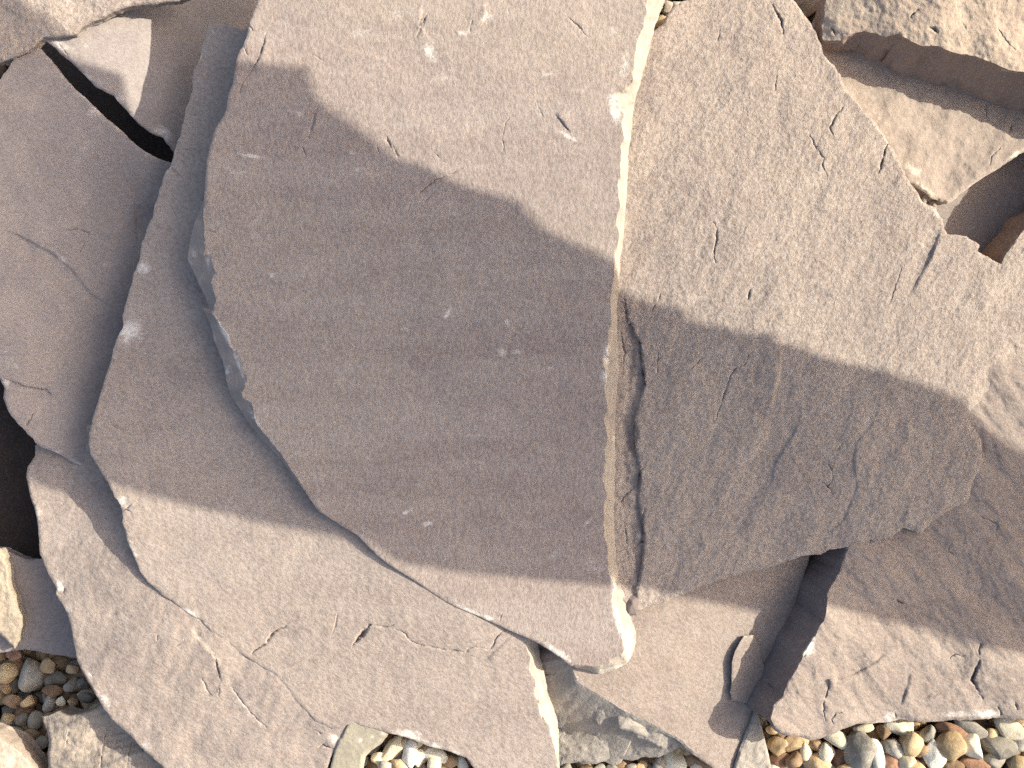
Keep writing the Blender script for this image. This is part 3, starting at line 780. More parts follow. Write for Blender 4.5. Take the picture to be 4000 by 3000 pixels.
# B : second slab
B_out = [(819, 95), (808, 108), (795, 163), (784, 228), (759, 277), (751, 304), (751, 347), (732, 412), (727, 450), (705, 532), (689, 564), (686, 602), (667, 646), (651, 662), (635, 705), (613, 776), (602, 800), (591, 843), (575, 892), (548, 968), (542, 1006), (518, 1071), (513, 1109), (491, 1191), (480, 1234), (480, 1266),
         (456, 1332), (434, 1402), (412, 1467), (374, 1581), (353, 1690), (346, 1740), (357, 1781), (384, 1821), (407, 1867), (447, 1948), (470, 1975), (475, 2002), (479, 2034), (493, 2084), (511, 2133), (529, 2183), (551, 2233), (588, 2282), (642, 2331), (705, 2372), (786, 2426), (850, 2485), (904, 2521), (949, 2562), (1017, 2607), (1072, 2639), (1103, 2666),
         (1160, 2740), (1230, 2820), (1300, 2850), (1379, 2822), (1440, 2838), (1519, 2865), (1590, 2880), (1650, 2900), (1700, 2920), (1760, 2940), (1820, 2962), (1850, 3000), (1870, 3080), (2190, 3090)]
B_rim = [(2186, 2969), (2184, 2892), (2175, 2833), (2162, 2779), (2144, 2711), (2125, 2625), (2112, 2580), (2098, 2508)]
B_w = [6, 24, 36, 50, 52, 50, 46, 44]
B_out = B_out + [(x, y, w, 12, 'broken_edge', 0.05) for (x, y), w in zip(B_rim, B_w)] + [(2080, 2440), (2000, 1800), (1850, 900), (1500, 150), (1000, 60), (955, 119), (922, 111), (879, 100)]
slab('B', 'flagstone', 'long slab showing left of and below the big smooth slab, open crack near its foot', 'flagstone',
     B_out, B_ctrl, 10, BEIGE, FG, sp=8.5, detail=add(undul(0.35, 160, 100), undul(0.16, 34, 101), undul(0.10, 16, 102)), seed=18, jag=4.4, rim=(4, 0.5), supports=('C', 'D'),
     part_mats={'broken_edge': CREAM},
     cracks=[([(990, 2548), (1008, 2530), (1036, 2517), (1067, 2471), (1117, 2444)], 13, 4), ([(1379, 2517), (1397, 2496), (1447, 2438)], 24, 6), ([(1440, 2438), (1506, 2451), (1537, 2442)], 7, 3),
             ([(1546, 2460), (1578, 2469), (1601, 2501), (1646, 2521)], 5, 2), ([(1646, 2521), (1687, 2528), (1745, 2539), (1824, 2546)], 8, 3), ([(1820, 2546), (1830, 2532), (1872, 2527)], 9, 3),
             ([(1872, 2528), (1908, 2539), (1927, 2521), (1931, 2496), (1970, 2462)], 8, 3), ([(1300, 2470), (1310, 2440), (1318, 2400)], 7, 1.2), ([(730, 447), (752, 452), (770, 450)], 6, 1.5), ([(667, 648), (678, 668), (695, 680)], 6, 1.5),
             ([(705, 629), (722, 640), (732, 651)], 6, 1.5), ([(720, 585), (750, 590), (765, 620)], 4, 1), ([(409, 1670), (439, 1661), (461, 1675)], 6, 1.5), ([(479, 1993), (495, 1985), (510, 1972)], 9, 3), ([(490, 1985), (508, 1998)], 6, 2)],
     ledges=[([(727, 450), (752, 452), (790, 448)], -1.2, 150, -1), ([(1130, 2470), (1220, 2440), (1310, 2430)], 0.8, 80, 1), ([(1120, 2610), (1240, 2560), (1330, 2540)], 0.7, 90, -1), ([(1900, 2580), (1960, 2520), (2010, 2480)], 0.8, 60, 1)],
     pales=[(505, 1297, 44, 48, 0, 1.0), (562, 1050, 30, 34, 10, 0.9), (795, 1330, 26, 20, 0, 0.35), (478, 1960, 26, 26, 20, 0.9), (520, 2150, 10, 40, -20, 0.8), (745, 2398, 46, 13, 33, 1.0), (1040, 2625, 60, 16, 33, 1.0), (1590, 2872, 60, 22, 12, 1.0), (1700, 2915, 60, 18, 25, 0.9), (1780, 2945, 40, 16, 30, 0.8), (560, 1000, 20, 40, 10, 0.4), (430, 1380, 12, 40, 20, 0.5),
            (2115, 2700, 12, 90, -14, 0.6), (2165, 2880, 12, 70, -14, 0.7), (2085, 2560, 10, 50, -10, 0.4)],
     scars=[(1080, 2650, 10, 26, -40, 0.8), (485, 1992, 14, 10, 0, 0.8)])

# F : stone in the upper left corner
F_out = [(0, 244), (43, 231), (81, 217), (125, 190), (174, 146), (217, 146), (293, 138), (320, 114), (353, 92), (407, 73), (445, 49), (488, 30), (543, 22), (597, 22), (640, 11), (700, 9), (740, -10), (760, -120), (-200, -140), (-220, 260), (-80, 270)]
slab('F', 'flagstone', 'sunlit stone in the top left corner, half crossed by shade', 'flagstone',
     F_out, [(0, 230, 55), (300, 120, 51), (640, 0, 45), (200, -50, 58), (-150, 0, 62), (500, -80, 52)], 7, RIVEN, FG, sp=9,
     detail=add(undul(0.9, 120, 110), undul(0.35, 30, 111)), seed=19, rim=(7, 1.2), supports=('E', 'D'), pales=[(182, 142, 18, 10, 0, 0.9)])

# G : thick rough block, upper right
G_out = [(3218, -10), (3206, 54), (3203, 108), (3200, 146), (3206, 172), (3288, 168), (3332, 141), (3375, 130), (3424, 146), (3451, 157), (3505, 144), (3554, 163), (3603, 184), (3668, 195), (3722, 209), (3804, 228), (3880, 258), (3939, 278), (4000, 290), (4200, 335), (4420, 430), (4700, 530), (4700, -200), (3240, -200)]
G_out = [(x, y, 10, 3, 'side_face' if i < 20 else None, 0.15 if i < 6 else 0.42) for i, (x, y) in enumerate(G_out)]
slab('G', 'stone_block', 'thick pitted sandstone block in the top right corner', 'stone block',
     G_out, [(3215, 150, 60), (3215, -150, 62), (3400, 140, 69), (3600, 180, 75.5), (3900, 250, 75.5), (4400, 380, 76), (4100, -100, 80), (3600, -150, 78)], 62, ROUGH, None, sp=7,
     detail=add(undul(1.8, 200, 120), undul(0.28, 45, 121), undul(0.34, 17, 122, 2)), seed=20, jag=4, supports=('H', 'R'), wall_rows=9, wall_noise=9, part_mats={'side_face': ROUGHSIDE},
     cracks=[([(3554, 65), (3587, 38)], 12, 4), ([(3640, 110), (3660, 125)], 20, 5), ([(3760, 95), (3775, 110)], 12, 4), ([(3900, 110), (3930, 160), (3960, 190)], 6, 2), ([(3250, 110), (3262, 135)], 10, 4)])

# S, Q, O, P, U : small stones at lower left and bottom
slab('S', 'flagstone', 'dark shaded slab leaning in the gap at lower left over the gravel hollow', 'flagstone',
     [(14, 2145), (36, 2156), (63, 2174), (99, 2183), (136, 2183), (170, 2181), (330, 2170), (420, 2400), (400, 2590), (303, 2575), (244, 2562), (181, 2551), (95, 2535), (59, 2539), (0, 2553), (-120, 2560), (-120, 2120)],
     [(50, 2180, 22), (200, 2200, 16), (50, 2530, 14), (300, 2560, 14), (-100, 2350, 20), (250, 2400, 14)], 11, GREYED, FG, sp=9, detail=undul(0.4, 90, 130), seed=21, rim=(8, 1.5))
slab('Q', 'stone_fragment', 'pale sandy stone on the left edge, lying on the dark leaning slab', 'stone',
     [(0, 2142), (14, 2152), (29, 2174), (23, 2192), (36, 2210), (36, 2269), (38, 2290), (59, 2331), (72, 2372), (93, 2404), (90, 2444), (77, 2499), (56, 2535), (0, 2480), (-90, 2440), (-120, 2150)],
     [(0, 2150, 34), (90, 2420, 28), (50, 2530, 24), (-100, 2300, 38), (30, 2300, 33)], 9, SAND, None, sp=7, detail=add(undul(1.0, 60, 131), undul(0.5, 18, 132)), seed=22, jag=3, rim=(9, 3), supports=('S',))
slab('O', 'flagstone', 'grey split slab with vertical seams at bottom left', 'flagstone',
     [(163, 2800), (190, 2795), (222, 2779), (250, 2792), (271, 2797), (326, 2784), (375, 2766), (398, 2752), (470, 2760), (800, 2950), (800, 3120), (195, 3120), (190, 3000), (190, 2883), (181, 2852)],
     [(180, 2820, 31), (400, 2770, 36), (200, 3000, 30), (600, 2990, 38), (700, 3100, 38)], 22, SLATY, FG, sp=8,
     detail=add(terraces(3.0, 110, 141, 80, 4.0, 4, 0.4, 0.2), undul(0.3, 26, 142)), seed=23, rim=(7, 1.5), wall_rows=4,
     cracks=[([(420, 2835), (408, 2880), (402, 2930)], 6, 2), ([(515, 2900), (500, 2950), (495, 2995)], 8, 3), ([(560, 2915), (555, 2960)], 6, 2), ([(270, 2850), (255, 2920)], 5, 1.5), ([(400, 2940), (390, 2995)], 8, 2)])
slab('P', 'stone_fragment', 'pale cream stone in the bottom left corner', 'stone',
     [(-10, 2868), (27, 2892), (68, 2919), (100, 2951), (127, 2983), (150, 3030), (140, 3100), (-120, 3100), (-120, 2840)],
     [(0, 2880, 34), (120, 2980, 30), (-80, 3000, 40), (60, 3080, 36)], 24, TAN, None, sp=7, detail=add(undul(0.8, 70, 151), undul(0.4, 20, 152)), seed=24, rim=(12, 3), pales=[(20, 2960, 50, 30, 30, 0.6)])
slab('U', 'stone_fragment', 'small olive grey slab with a crumbling side, between pale pebbles at bottom', 'stone',
     [(1372, 2808), (1420, 2826), (1500, 2850), (1522, 2862), (1492, 2901, 14, 4), (1461, 2928, 14, 4), (1429, 2955, 14, 4), (1420, 3000, 14, 4), (1412, 3080), (1285, 3080), (1289, 3000), (1298, 2955), (1320, 2906), (1352, 2845)],
     [(1380, 2820, 57.2), (1520, 2860, 57), (1420, 3000, 52), (1290, 2980, 54), (1350, 2900, 57)], 16, OLIVE, None, sp=6, detail=add(undul(0.3, 60, 161), undul(0.1, 18, 162)), seed=25, rim=(5, 0.8),
     pales=[(1408, 2890, 10, 10, 0, 1.0), (1455, 2880, 12, 8, 0, 0.8), (1495, 2868, 10, 10, 0, 0.8), (1425, 2870, 3, 3, 0, 1), (1470, 2915, 18, 8, -50, 0.5)])

# A : the big smooth slab on top
A_left = [(1120, -620), (1060, -260), (1012, -12), (993, 43), (976, 87), (966, 136), (950, 182), (938, 195), (922, 233), (917, 277), (911, 331), (892, 374), (884, 429), (863, 467), (841, 499), (825, 553), (814, 586), (808, 624), (803, 673), (800, 730), (796, 780)]
A_c1 = [(787, 805, 10), (760, 870, 36), (746, 919, 52), (732, 1012, 80), (770, 1093, 62), (808, 1180, 34), (815, 1204, 20)]
A_c2 = [(793, 1206, 12), (822, 1266, 36), (838, 1332, 55), (868, 1407, 55), (884, 1483, 62), (900, 1543, 50), (922, 1576, 42), (966, 1641, 30), (1009, 1700, 20), (1085, 1781, 14)]
A_l2 = [(1175, 1898), (1247, 1998), (1320, 2043), (1392, 2088), (1446, 2142), (1519, 2206), (1591, 2251), (1663, 2296), (1720, 2335), (1781, 2372), (1854, 2401), (1908, 2424), (2000, 2465), (2076, 2498), (2103, 2512), (2171, 2557), (2207, 2584), (2229, 2600)]
A_nose = [(2275, 2616, 14), (2311, 2624, 18), (2345, 2632, 26), (2401, 2616, 36), (2451, 2589, 40), (2478, 2544, 42), (2485, 2485, 48), (2478, 2449, 50), (2460, 2404, 46), (2446, 2358, 46), (2437, 2309, 42), (2414, 2242, 28), (2401, 2079, 36), (2396, 1989, 38), (2405, 1808, 44), (2402, 1700, 34), (2407, 1587, 36), (2410, 1505, 44), (2418, 1440, 62), (2413, 1370, 46), (2410, 1288, 34), (2407, 1212, 22), (2413, 1136, 20), (2418, 1093, 22), (2421, 1017, 22), (2437, 908, 26), (2445, 787, 30), (2451, 678, 30), (2456, 597, 30), (2464, 521, 32), (2472, 461, 50), (2483, 391, 76), (2499, 325, 40), (2513, 271, 40), (2529, 217, 48), (2559, 98, 48), (2578, 38, 50), (2600, -12, 55), (2800, -620, 50)]
A_out = A_left + [(x, y, w, 7, 'chipped_edge', 0.05) for x, y, w in A_c1] + [(x, y, w, 7, 'chipped_edge', 0.05) for x, y, w in A_c2] + [(x, y, 5, 0.5) for x, y in A_l2] + \
        [(x, y, w, 10, 'broken_edge' if i < len(A_nose) - 1 else None, 0.05) for i, (x, y, w) in enumerate(A_nose)]
A_ctrl = [(2300, 2600, 66.5), (2400, 1100, 76), (960, 130, 84), (1700, 2330, 68.5), (800, 1000, 79), (2076, 2500, 66.5), (2560, 50, 80), (1500, 1500, 75), (1250, 2000, 72)]
slab('A', 'flagstone', 'big smooth mauve slab in the centre with a cream broken right edge and rounded nose', 'flagstone',
     A_out, A_ctrl, 11, MAUVE, FG, sp=8, jag=1.7, detail=add(undul(0.5, 300, 170, 2), undul(0.13, 40, 171), undul(0.09, 15, 172, 2)), seed=26, rim=(5, 0.7), supports=('B', 'R', 'M'),
     part_mats={'broken_edge': CREAM, 'chipped_edge': BLUEGREY}, wall_rows=4, flare=-0.25,
     cracks=[([(1597, 814), (1611, 776), (1660, 738), (1697, 705), (1741, 689), (1806, 659)], 7, 2.5), ([(1650, 800), (1700, 745), (1740, 720)], 3, 0.6), ([(1692, 594), (1715, 615), (1738, 637)], 4, 1), ([(1038, 136), (1027, 179), (1014, 222), (981, 277)], 7, 2.5), ([(981, 277), (950, 320), (935, 360)], 4, 1),
             ([(1180, 575), (1194, 606)], 7, 1.8), ([(1510, 535), (1530, 580)], 10, 1.6), ([(1535, 570), (1552, 605)], 10, 1.6), ([(1468, 568), (1482, 596)], 6, 1.2), ([(1990, 450), (1969, 499), (1961, 542), (1969, 591)], 5, 1), ([(1627, 146), (1650, 100), (1665, 60)], 12, 1.6), ([(1833, 119), (1843, 85)], 6, 1.2),
             ([(2220, 70), (2255, 100), (2290, 141)], 7, 1.2), ([(2090, 390), (2105, 420), (2117, 450)], 8, 1.0), ([(2170, 455), (2200, 485), (2228, 520)], 9, 1.4), ([(950, 182), (965, 215)], 6, 1.5), ([(966, 90), (985, 120)], 6, 1.5), ([(2185, 2575), (2188, 2560)], 8, 2.5), ([(2100, 2555), (2140, 2565)], 5, 1.5), ([(1950, 2424), (1958, 2400)], 8, 1.2), ([(812, 902), (838, 906)], 6, 1.5),
             ([(1240, 410), (1225, 470), (1205, 540)], 14, 0.9), ([(1110, 600), (1125, 560)], 6, 0.8), ([(1215, 210), (1260, 235)], 5, 0.8), ([(1880, 230), (1868, 262)], 6, 0.8)],
     ledges=[([(1040, 140), (1015, 225), (985, 275)], 0.8, 50, -1), ([(1650, 20), (1640, 100), (1700, 180)], 0.7, 90, 1), ([(2170, 440), (2230, 520)], 0.8, 60, -1), ([(1890, 0), (1900, 60), (1870, 110)], 0.7, 80, 1), ([(1280, 170), (1500, 230), (1560, 300)], 0.4, 90, 1)],
     pales=[(x, y, rx, ry, a, min(1.05, q * 1.3)) for x, y, rx, ry, a, q in [(981, 608, 70, 8, 8, 0.7), (930, 673, 50, 10, 8, 0.5), (1171, 445, 16, 10, 0, 0.5), (1130, 430, 14, 10, 0, 0.5), (1377, 597, 16, 12, 0, 0.5), (1404, 662, 24, 10, 0, 0.5), (1748, 1228, 9, 34, 35, 0.7), (1575, 1285, 26, 9, -15, 0.6), (1980, 1256, 8, 12, 0, 0.6), (1962, 1375, 16, 18, 0, 0.6), (2020, 1375, 26, 10, 0, 0.55), (2060, 1300, 12, 10, 0, 0.3), (2148, 1436, 14, 16, 0, 0.5), (1853, 1700, 40, 6, 0, 0.55), (1420, 1790, 60, 16, 10, 0.3), (1591, 2000, 22, 8, -25, 0.6), (1672, 2045, 24, 10, -10, 0.6),
            (2170, 2160, 70, 9, -38, 0.5), (2296, 2040, 50, 7, -50, 0.5), (2368, 1390, 14, 60, 0, 0.7), (2360, 1470, 16, 40, 0, 0.7), (1410, 127, 46, 26, 0, 0.55), (1560, 60, 60, 26, 0, 0.3), (1900, 72, 34, 18, -20, 0.6), (1810, 130, 20, 14, 0, 0.7), (1675, 200, 20, 44, -30, 0.7), (2215, 530, 44, 9, 32, 0.9), (2269, 350, 26, 14, 0, 0.5), (2140, 290, 26, 14, 0, 0.4), (2395, 120, 30, 8, 40, 0.4), (1750, 310, 90, 40, 0, 0.25), (1850, 2395, 60, 8, 25, 0.9), (1910, 2415, 24, 10, 20, 0.8), (2180, 2550, 60, 16, 33, 0.8), (2330, 2220, 60, 14, 0, 0.35), (2320, 2210, 40, 40, 0, 0.2), (2400, 420, 22, 70, -10, 0.9), (1320, 1960, 60, 12, 30, 0.3), (1060, 1075, 10, 12, 0, 0.5), (1180, 1075, 12, 8, 0, 0.5), (2412, 2420, 14, 70, -15, 0.9), (2455, 2520, 14, 80, 0, 0.8), (2400, 2612, 80, 10, -15, 0.9), (2440, 250, 20, 60, 10, 0.5), (2395, 2270, 16, 40, 0, 0.8),
            (815, 1010, 9, 40, 0, 0.6), (870, 1290, 9, 70, -28, 0.8), (930, 1420, 8, 60, -20, 0.8), (1000, 1640, 9, 60, -35, 0.7), (890, 1450, 14, 20, 0, 0.5), (755, 980, 10, 60, 10, 0.35)]],
     scars=[(1645, 90, 12, 40, 25, 0.7), (1525, 575, 16, 26, -30, 0.6), (1225, 470, 20, 60, 15, 0.5), (1885, 30, 14, 40, 0, 0.6), (1495, 185, 14, 26, 0, 0.4), (1955, 400, 16, 16, 0, 0.4), (1550, 90, 14, 40, 10, 0.3), (1948, 2405, 8, 14, 20, 0.6)])

# ------------------------------------------------------------------ pebbles and gravel
PM = {
    'cream': pebble_mat('cream_flint', (228, 216, 190), (212, 196, 164), (226, 216, 196)),
    'white': pebble_mat('white_chalky_flint', (222, 215, 200), (204, 197, 183), (234, 229, 218), 0.6),
    'tan': pebble_mat('tan_flint', (202, 178, 140), (180, 152, 116), (200, 170, 126)),
    'orange': pebble_mat('orange_flint', (202, 172, 134), (184, 150, 112), (214, 176, 128)),
    'brown': pebble_mat('brown_flint', (156, 130, 102), (132, 108, 86), (150, 118, 88)),
    'rust': pebble_mat('rusty_red_flint', (164, 128, 102), (142, 108, 88), (180, 140, 100)),
    'grey': pebble_mat('grey_flint', (176, 168, 154), (152, 145, 134), (190, 184, 172)),
    'dark': pebble_mat('dark_grey_flint', (150, 141, 127), (126, 119, 108), (128, 122, 112)),
}
COLNAME = {'cream': 'cream', 'white': 'chalky white', 'tan': 'tan', 'orange': 'orange', 'brown': 'brown', 'rust': 'rusty red', 'grey': 'grey', 'dark': 'dark grey'}

def unit_pebble(seed, sub):
    import bmesh
    bm = bmesh.new()
    bmesh.ops.create_icosphere(bm, subdivisions=sub, radius=1.0)
    v = np.array([q.co[:] for q in bm.verts]); f = [[l.index for l in q.verts] for q in bm.faces]
    bm.free()
    rng = np.random.RandomState(seed)
    # a few flattening planes make broken flint faces
    for k in range(rng.randint(6, 11)):
        n = rng.normal(size=3); n /= np.linalg.norm(n)
        h = rng.uniform(0.5, 0.8)
        d = v @ n
        v = v - np.outer(np.maximum(d - h, 0) * rng.uniform(0.85, 0.98), n)
    ph = rng.uniform(0, 6, 9)
    r = 1 + 0.08 * np.sin(2.1 * v[:, 0] + ph[0]) * np.sin(2.4 * v[:, 1] + ph[1]) + 0.06 * np.sin(3.7 * v[:, 2] + ph[2] + 2 * v[:, 0]) + 0.03 * np.sin(7 * v[:, 1] + ph[3]) * np.sin(6.3 * v[:, 0] + ph[4])
    v = v * r[:, None]
    m = np.abs(v).max(0)
    return v / m, f

UNITS = [unit_pebble(100 + i, 3) for i in range(14)]
LOW = [unit_pebble(200 + i, 1) for i in range(8)]
rnd = random.Random(11)
SEEN = {}
def pebble(px, py, rx, ry, ang, colour, where, label=None, dz=0.0, rz=None):
    i = rnd.randrange(len(UNITS))
    gl = float(GLEVEL(np.array([px]), np.array([py]))[0])
    k = (HC - gl) / FPX
    rz = rz or min(rx, ry) * rnd.uniform(0.75, 0.95)
    if gl > 5: rx, ry, rz = rx * 1.13, ry * 1.13, rz * 1.13
    sx, sy, sz = rx * k / 1000, ry * k / 1000, rz * k / 1000
    key = (i, colour)
    c = world_xyz(np.array([px]), np.array([py]), np.array([gl + dz]))[0]
    v, f = UNITS[i]
    tilt = Matrix.Rotation(math.radians(-ang), 3, 'Z')
    me = bpy.data.meshes.new('pebble')
    vv = (v * np.array([sx, sy, sz])) @ np.array(tilt).T
    me.from_pydata(vv.tolist(), [], f)
    me.polygons.foreach_set('use_smooth', [True] * len(f))
    me.materials.append(PM[colour])
    o = bpy.data.objects.new('pebble', me)
    COL.objects.link(o)
    o.location = c
    size = 'large' if max(rx, ry) > 52 else ('small' if max(rx, ry) < 30 else 'mid sized')
    shape = 'long' if max(rx, ry) > 1.5 * min(rx, ry) else 'rounded'
    o['label'] = label or f'{size} {shape} {COLNAME[colour]} pebble {where}'
    o['category'] = 'pebble'
    o['group'] = 'flint gravel pebbles around the slabs'
    return o

BR = 'below the bottom right slab'; BM = 'at the bottom below the grey broken face'; BL = 'at the bottom beside the olive grey slab'; LH = 'in the shaded hollow at lower left'; SL = 'in the narrow slit left of the bottom right slab'
EXP = [
    (3371, 2935, 68, 80, 0, 'grey', BR, 'biggest grey flint with a chalky side, under the front edge of the bottom right slab'),
    (3420, 2955, 30, 70, -12, 'white', BR, 'bright white flint slab beside the biggest grey flint at bottom right'),
    (3267, 2890, 50, 34, 20, 'cream', BR, 'cream white oval pebble left of the biggest grey flint'), (3226, 2937, 34, 36, 0, 'cream', BR, None), (3192, 2978, 52, 44, 0, 'tan', BR, None),
    (3099, 2905, 46, 38, 0, 'orange', BR, 'orange pebble half in shade just under the bottom right slab corner'), (3041, 2916, 40, 36, 0, 'tan', BR, None), (3145, 2934, 26, 32, 0, 'cream', BR, None), (3190, 2912, 28, 26, 0, 'brown', BR, None), (3280, 2966, 32, 42, 20, 'rust', BR, None),
    (3384, 2840, 48, 24, 0, 'cream', BR, 'flat cream pebble touching the slab edge above the biggest grey flint'), (3525, 2842, 66, 34, 5, 'cream', BR, 'rust speckled cream flint jutting from under the bottom right slab'), (3484, 2921, 40, 40, 0, 'grey', BR, None), (3551, 2905, 46, 46, 30, 'tan', BR, None), (3547, 2972, 38, 32, 10, 'cream', BR, None),
    (3650, 2950, 42, 58, -10, 'white', BR, None), (3719, 2920, 62, 60, 30, 'tan', BR, None), (3633, 2870, 38, 34, 0, 'grey', BR, None), (3723, 2855, 60, 34, 15, 'rust', BR, None), (3805, 2916, 40, 56, -15, 'cream', BR, 'smooth cream egg shaped pebble standing among darker ones at bottom right'), (3800, 2842, 74, 36, 32, 'grey', BR, None), (3945, 2850, 64, 40, 35, 'cream', BR, None),
    (3904, 2922, 72, 46, 25, 'dark', BR, None), (3479, 2980, 52, 30, 10, 'rust', BR, None), (3814, 2990, 60, 28, 10, 'rust', BR, None), (3885, 2975, 44, 34, 0, 'dark', BR, None), (3975, 2985, 50, 36, 0, 'tan', BR, None), (3980, 2905, 36, 34, 0, 'grey', BR, None), (3580, 3000, 34, 28, 0, 'orange', BR, None), (3730, 2998, 40, 26, 0, 'brown', BR, None), (3050, 2975, 44, 34, 0, 'rust', BR, None), (3110, 2968, 40, 32, 0, 'brown', BR, None), (3310, 3000, 34, 24, 0, 'tan', BR, None),
    (3050, 2865, 38, 26, 20, 'brown', BR, None), (3020, 2845, 26, 22, 0, 'tan', BR, None), (3020, 3005, 30, 30, 0, 'white', BR, None), (3140, 2885, 40, 24, 0, 'orange', BR, None), (3450, 2860, 30, 30, 0, 'brown', BR, None), (3596, 2925, 30, 30, 0, 'brown', BR, None), (3870, 2870, 30, 26, 0, 'tan', BR, None),
    (1540, 2925, 86, 30, -50, 'cream', BL, 'long cream rust stained flint beside the olive grey slab'), (1600, 2952, 26, 62, 10, 'white', BL, 'bright white upright flint among the pebbles at bottom'), (1668, 2922, 36, 28, 0, 'brown', BL, None), (1632, 2962, 36, 36, 0, 'cream', BL, None), (1714, 2950, 58, 30, 15, 'cream', BL, None), (1690, 2988, 30, 28, 0, 'cream', BL, None), (1762, 2975, 28, 24, 0, 'orange', BL, None), (1806, 2980, 22, 30, 0, 'cream', BL, None), (1560, 2988, 32, 26, 0, 'tan', BL, None), (1501, 2995, 28, 24, 0, 'grey', BL, None), (1735, 2995, 26, 20, 0, 'brown', BL, None), (1640, 2905, 26, 20, 0, 'cream', BL, None), (1590, 2902, 26, 20, 0, 'tan', BL, None), (1480, 2965, 30, 26, 0, 'cream', BL, None), (1648, 3004, 26, 22, 0, 'rust', BL, None),
    (2632, 2978, 46, 46, 0, 'cream', BM, 'pale yellow round pebble against the grey broken face at bottom'), (2677, 2934, 26, 22, 0, 'tan', BM, None), (2690, 2966, 28, 26, 0, 'brown', BM, None), (2738, 2972, 32, 22, 30, 'rust', BM, None), (2577, 2984, 30, 26, 0, 'grey', BM, None), (2505, 2994, 24, 22, 0, 'tan', BM, None), (2466, 2996, 22, 18, 0, 'grey', BM, None), (2540, 3000, 24, 20, 0, 'dark', BM, None), (2717, 2996, 26, 20, 0, 'cream', BM, None), (2430, 2992, 24, 18, 0, 'brown', BM, None), (2390, 2998, 22, 18, 0, 'dark', BM, None), (2340, 3002, 22, 18, 0, 'grey', BM, None), (2645, 2928, 20, 16, 0, 'tan', BM, None), (2215, 3000, 30, 20, 0, 'dark', BM, None), (2290, 3004, 26, 20, 0, 'brown', BM, None),
    (27, 2628, 42, 42, 0, 'tan', LH, 'tan speckled pebble at the left edge of the shaded hollow'), (118, 2640, 56, 70, 10, 'grey', LH, 'largest grey flint in the shaded hollow at lower left'), (194, 2600, 40, 34, -40, 'tan', LH, None), (222, 2650, 50, 32, -10, 'dark', LH, 'dark oval flint in the middle of the shaded hollow'), (280, 2614, 30, 20, 0, 'tan', LH, None), (289, 2676, 38, 34, 0, 'grey', LH, None), (190, 2748, 26, 40, 20, 'grey', LH, None), (240, 2740, 22, 22, 0, 'cream', LH, None), (282, 2742, 22, 22, 0, 'tan', LH, None), (342, 2722, 36, 26, 15, 'dark', LH, None), (140, 2812, 32, 38, 0, 'grey', LH, None), (86, 2808, 26, 26, 0, 'dark', LH, None), (45, 2740, 42, 30, 0, 'brown', LH, None), (203, 2700, 44, 28, 0, 'brown', LH, None), (113, 2742, 30, 26, 0, 'tan', LH, None), (60, 2560, 40, 22, 0, 'rust', LH, None), (230, 2580, 34, 20, 0, 'brown', LH, None), (20, 2690, 30, 26, 0, 'brown', LH, None), (30, 2810, 34, 26, 0, 'tan', LH, None), (60, 2860, 34, 24, 0, 'dark', LH, None), (120, 2870, 34, 26, 0, 'brown', LH, None), (330, 2670, 30, 24, 0, 'dark', LH, None), (260, 2780, 36, 24, 0, 'brown', LH, None), (160, 2900, 30, 26, 0, 'dark', LH, None), (150, 2960, 30, 26, 0, 'brown', LH, None),
]
for e in EXP:
    pebble(*e[:7], label=e[7], dz=rnd.uniform(-1, 3))
for (x, y, r, c) in [(3128, 2262, 20, 'tan'), (3112, 2310, 18, 'cream'), (3094, 2358, 20, 'tan'), (3080, 2400, 18, 'cream'), (3062, 2445, 20, 'orange'), (3046, 2485, 18, 'tan'), (3028, 2530, 18, 'cream'), (3010, 2580, 16, 'brown'), (3008, 2620, 14, 'tan'), (3140, 2215, 20, 'brown')]:
    pebble(x, y, r, r * 1.4, 20, c, SL, dz=rnd.uniform(14, 20))

def chip(px, py, z, r, colour, label):
    v, f = UNITS[rnd.randrange(len(UNITS))]
    k = (HC - z) / FPX / 1000
    a = Matrix.Rotation(rnd.uniform(0, 6.28), 3, 'Z')
    me = bpy.data.meshes.new('stone_chip')
    me.from_pydata(((v * np.array([r[0] * k, r[1] * k, min(r) * k * 0.6])) @ np.array(a).T).tolist(), [], f)
    me.materials.append(colour)
    o = bpy.data.objects.new('stone_chip', me); COL.objects.link(o)
    o.location = world_xyz(np.array([px]), np.array([py]), np.array([z]))[0]
    tag(o, label, 'stone chip')
chip(3612, 772, 44, (26, 16), SAND, 'small sandy chip in the dark notch between the tan and riven slabs')
chip(3648, 800, 43, (22, 16), TAN, 'pale chip at the lower end of the dark notch, upper right')
chip(3590, 750, 44, (14, 10), TAN, 'tiny pale chip at the upper tip of the dark notch')
chip(2462, 2362, 57, (34, 44), DARKSIDE, 'dark crumb of stone at the lower left corner of the riven slab')
chip(2610, 25, 40, (40, 26), TAN, 'tan stone crumb in the dark hole at the top middle edge')

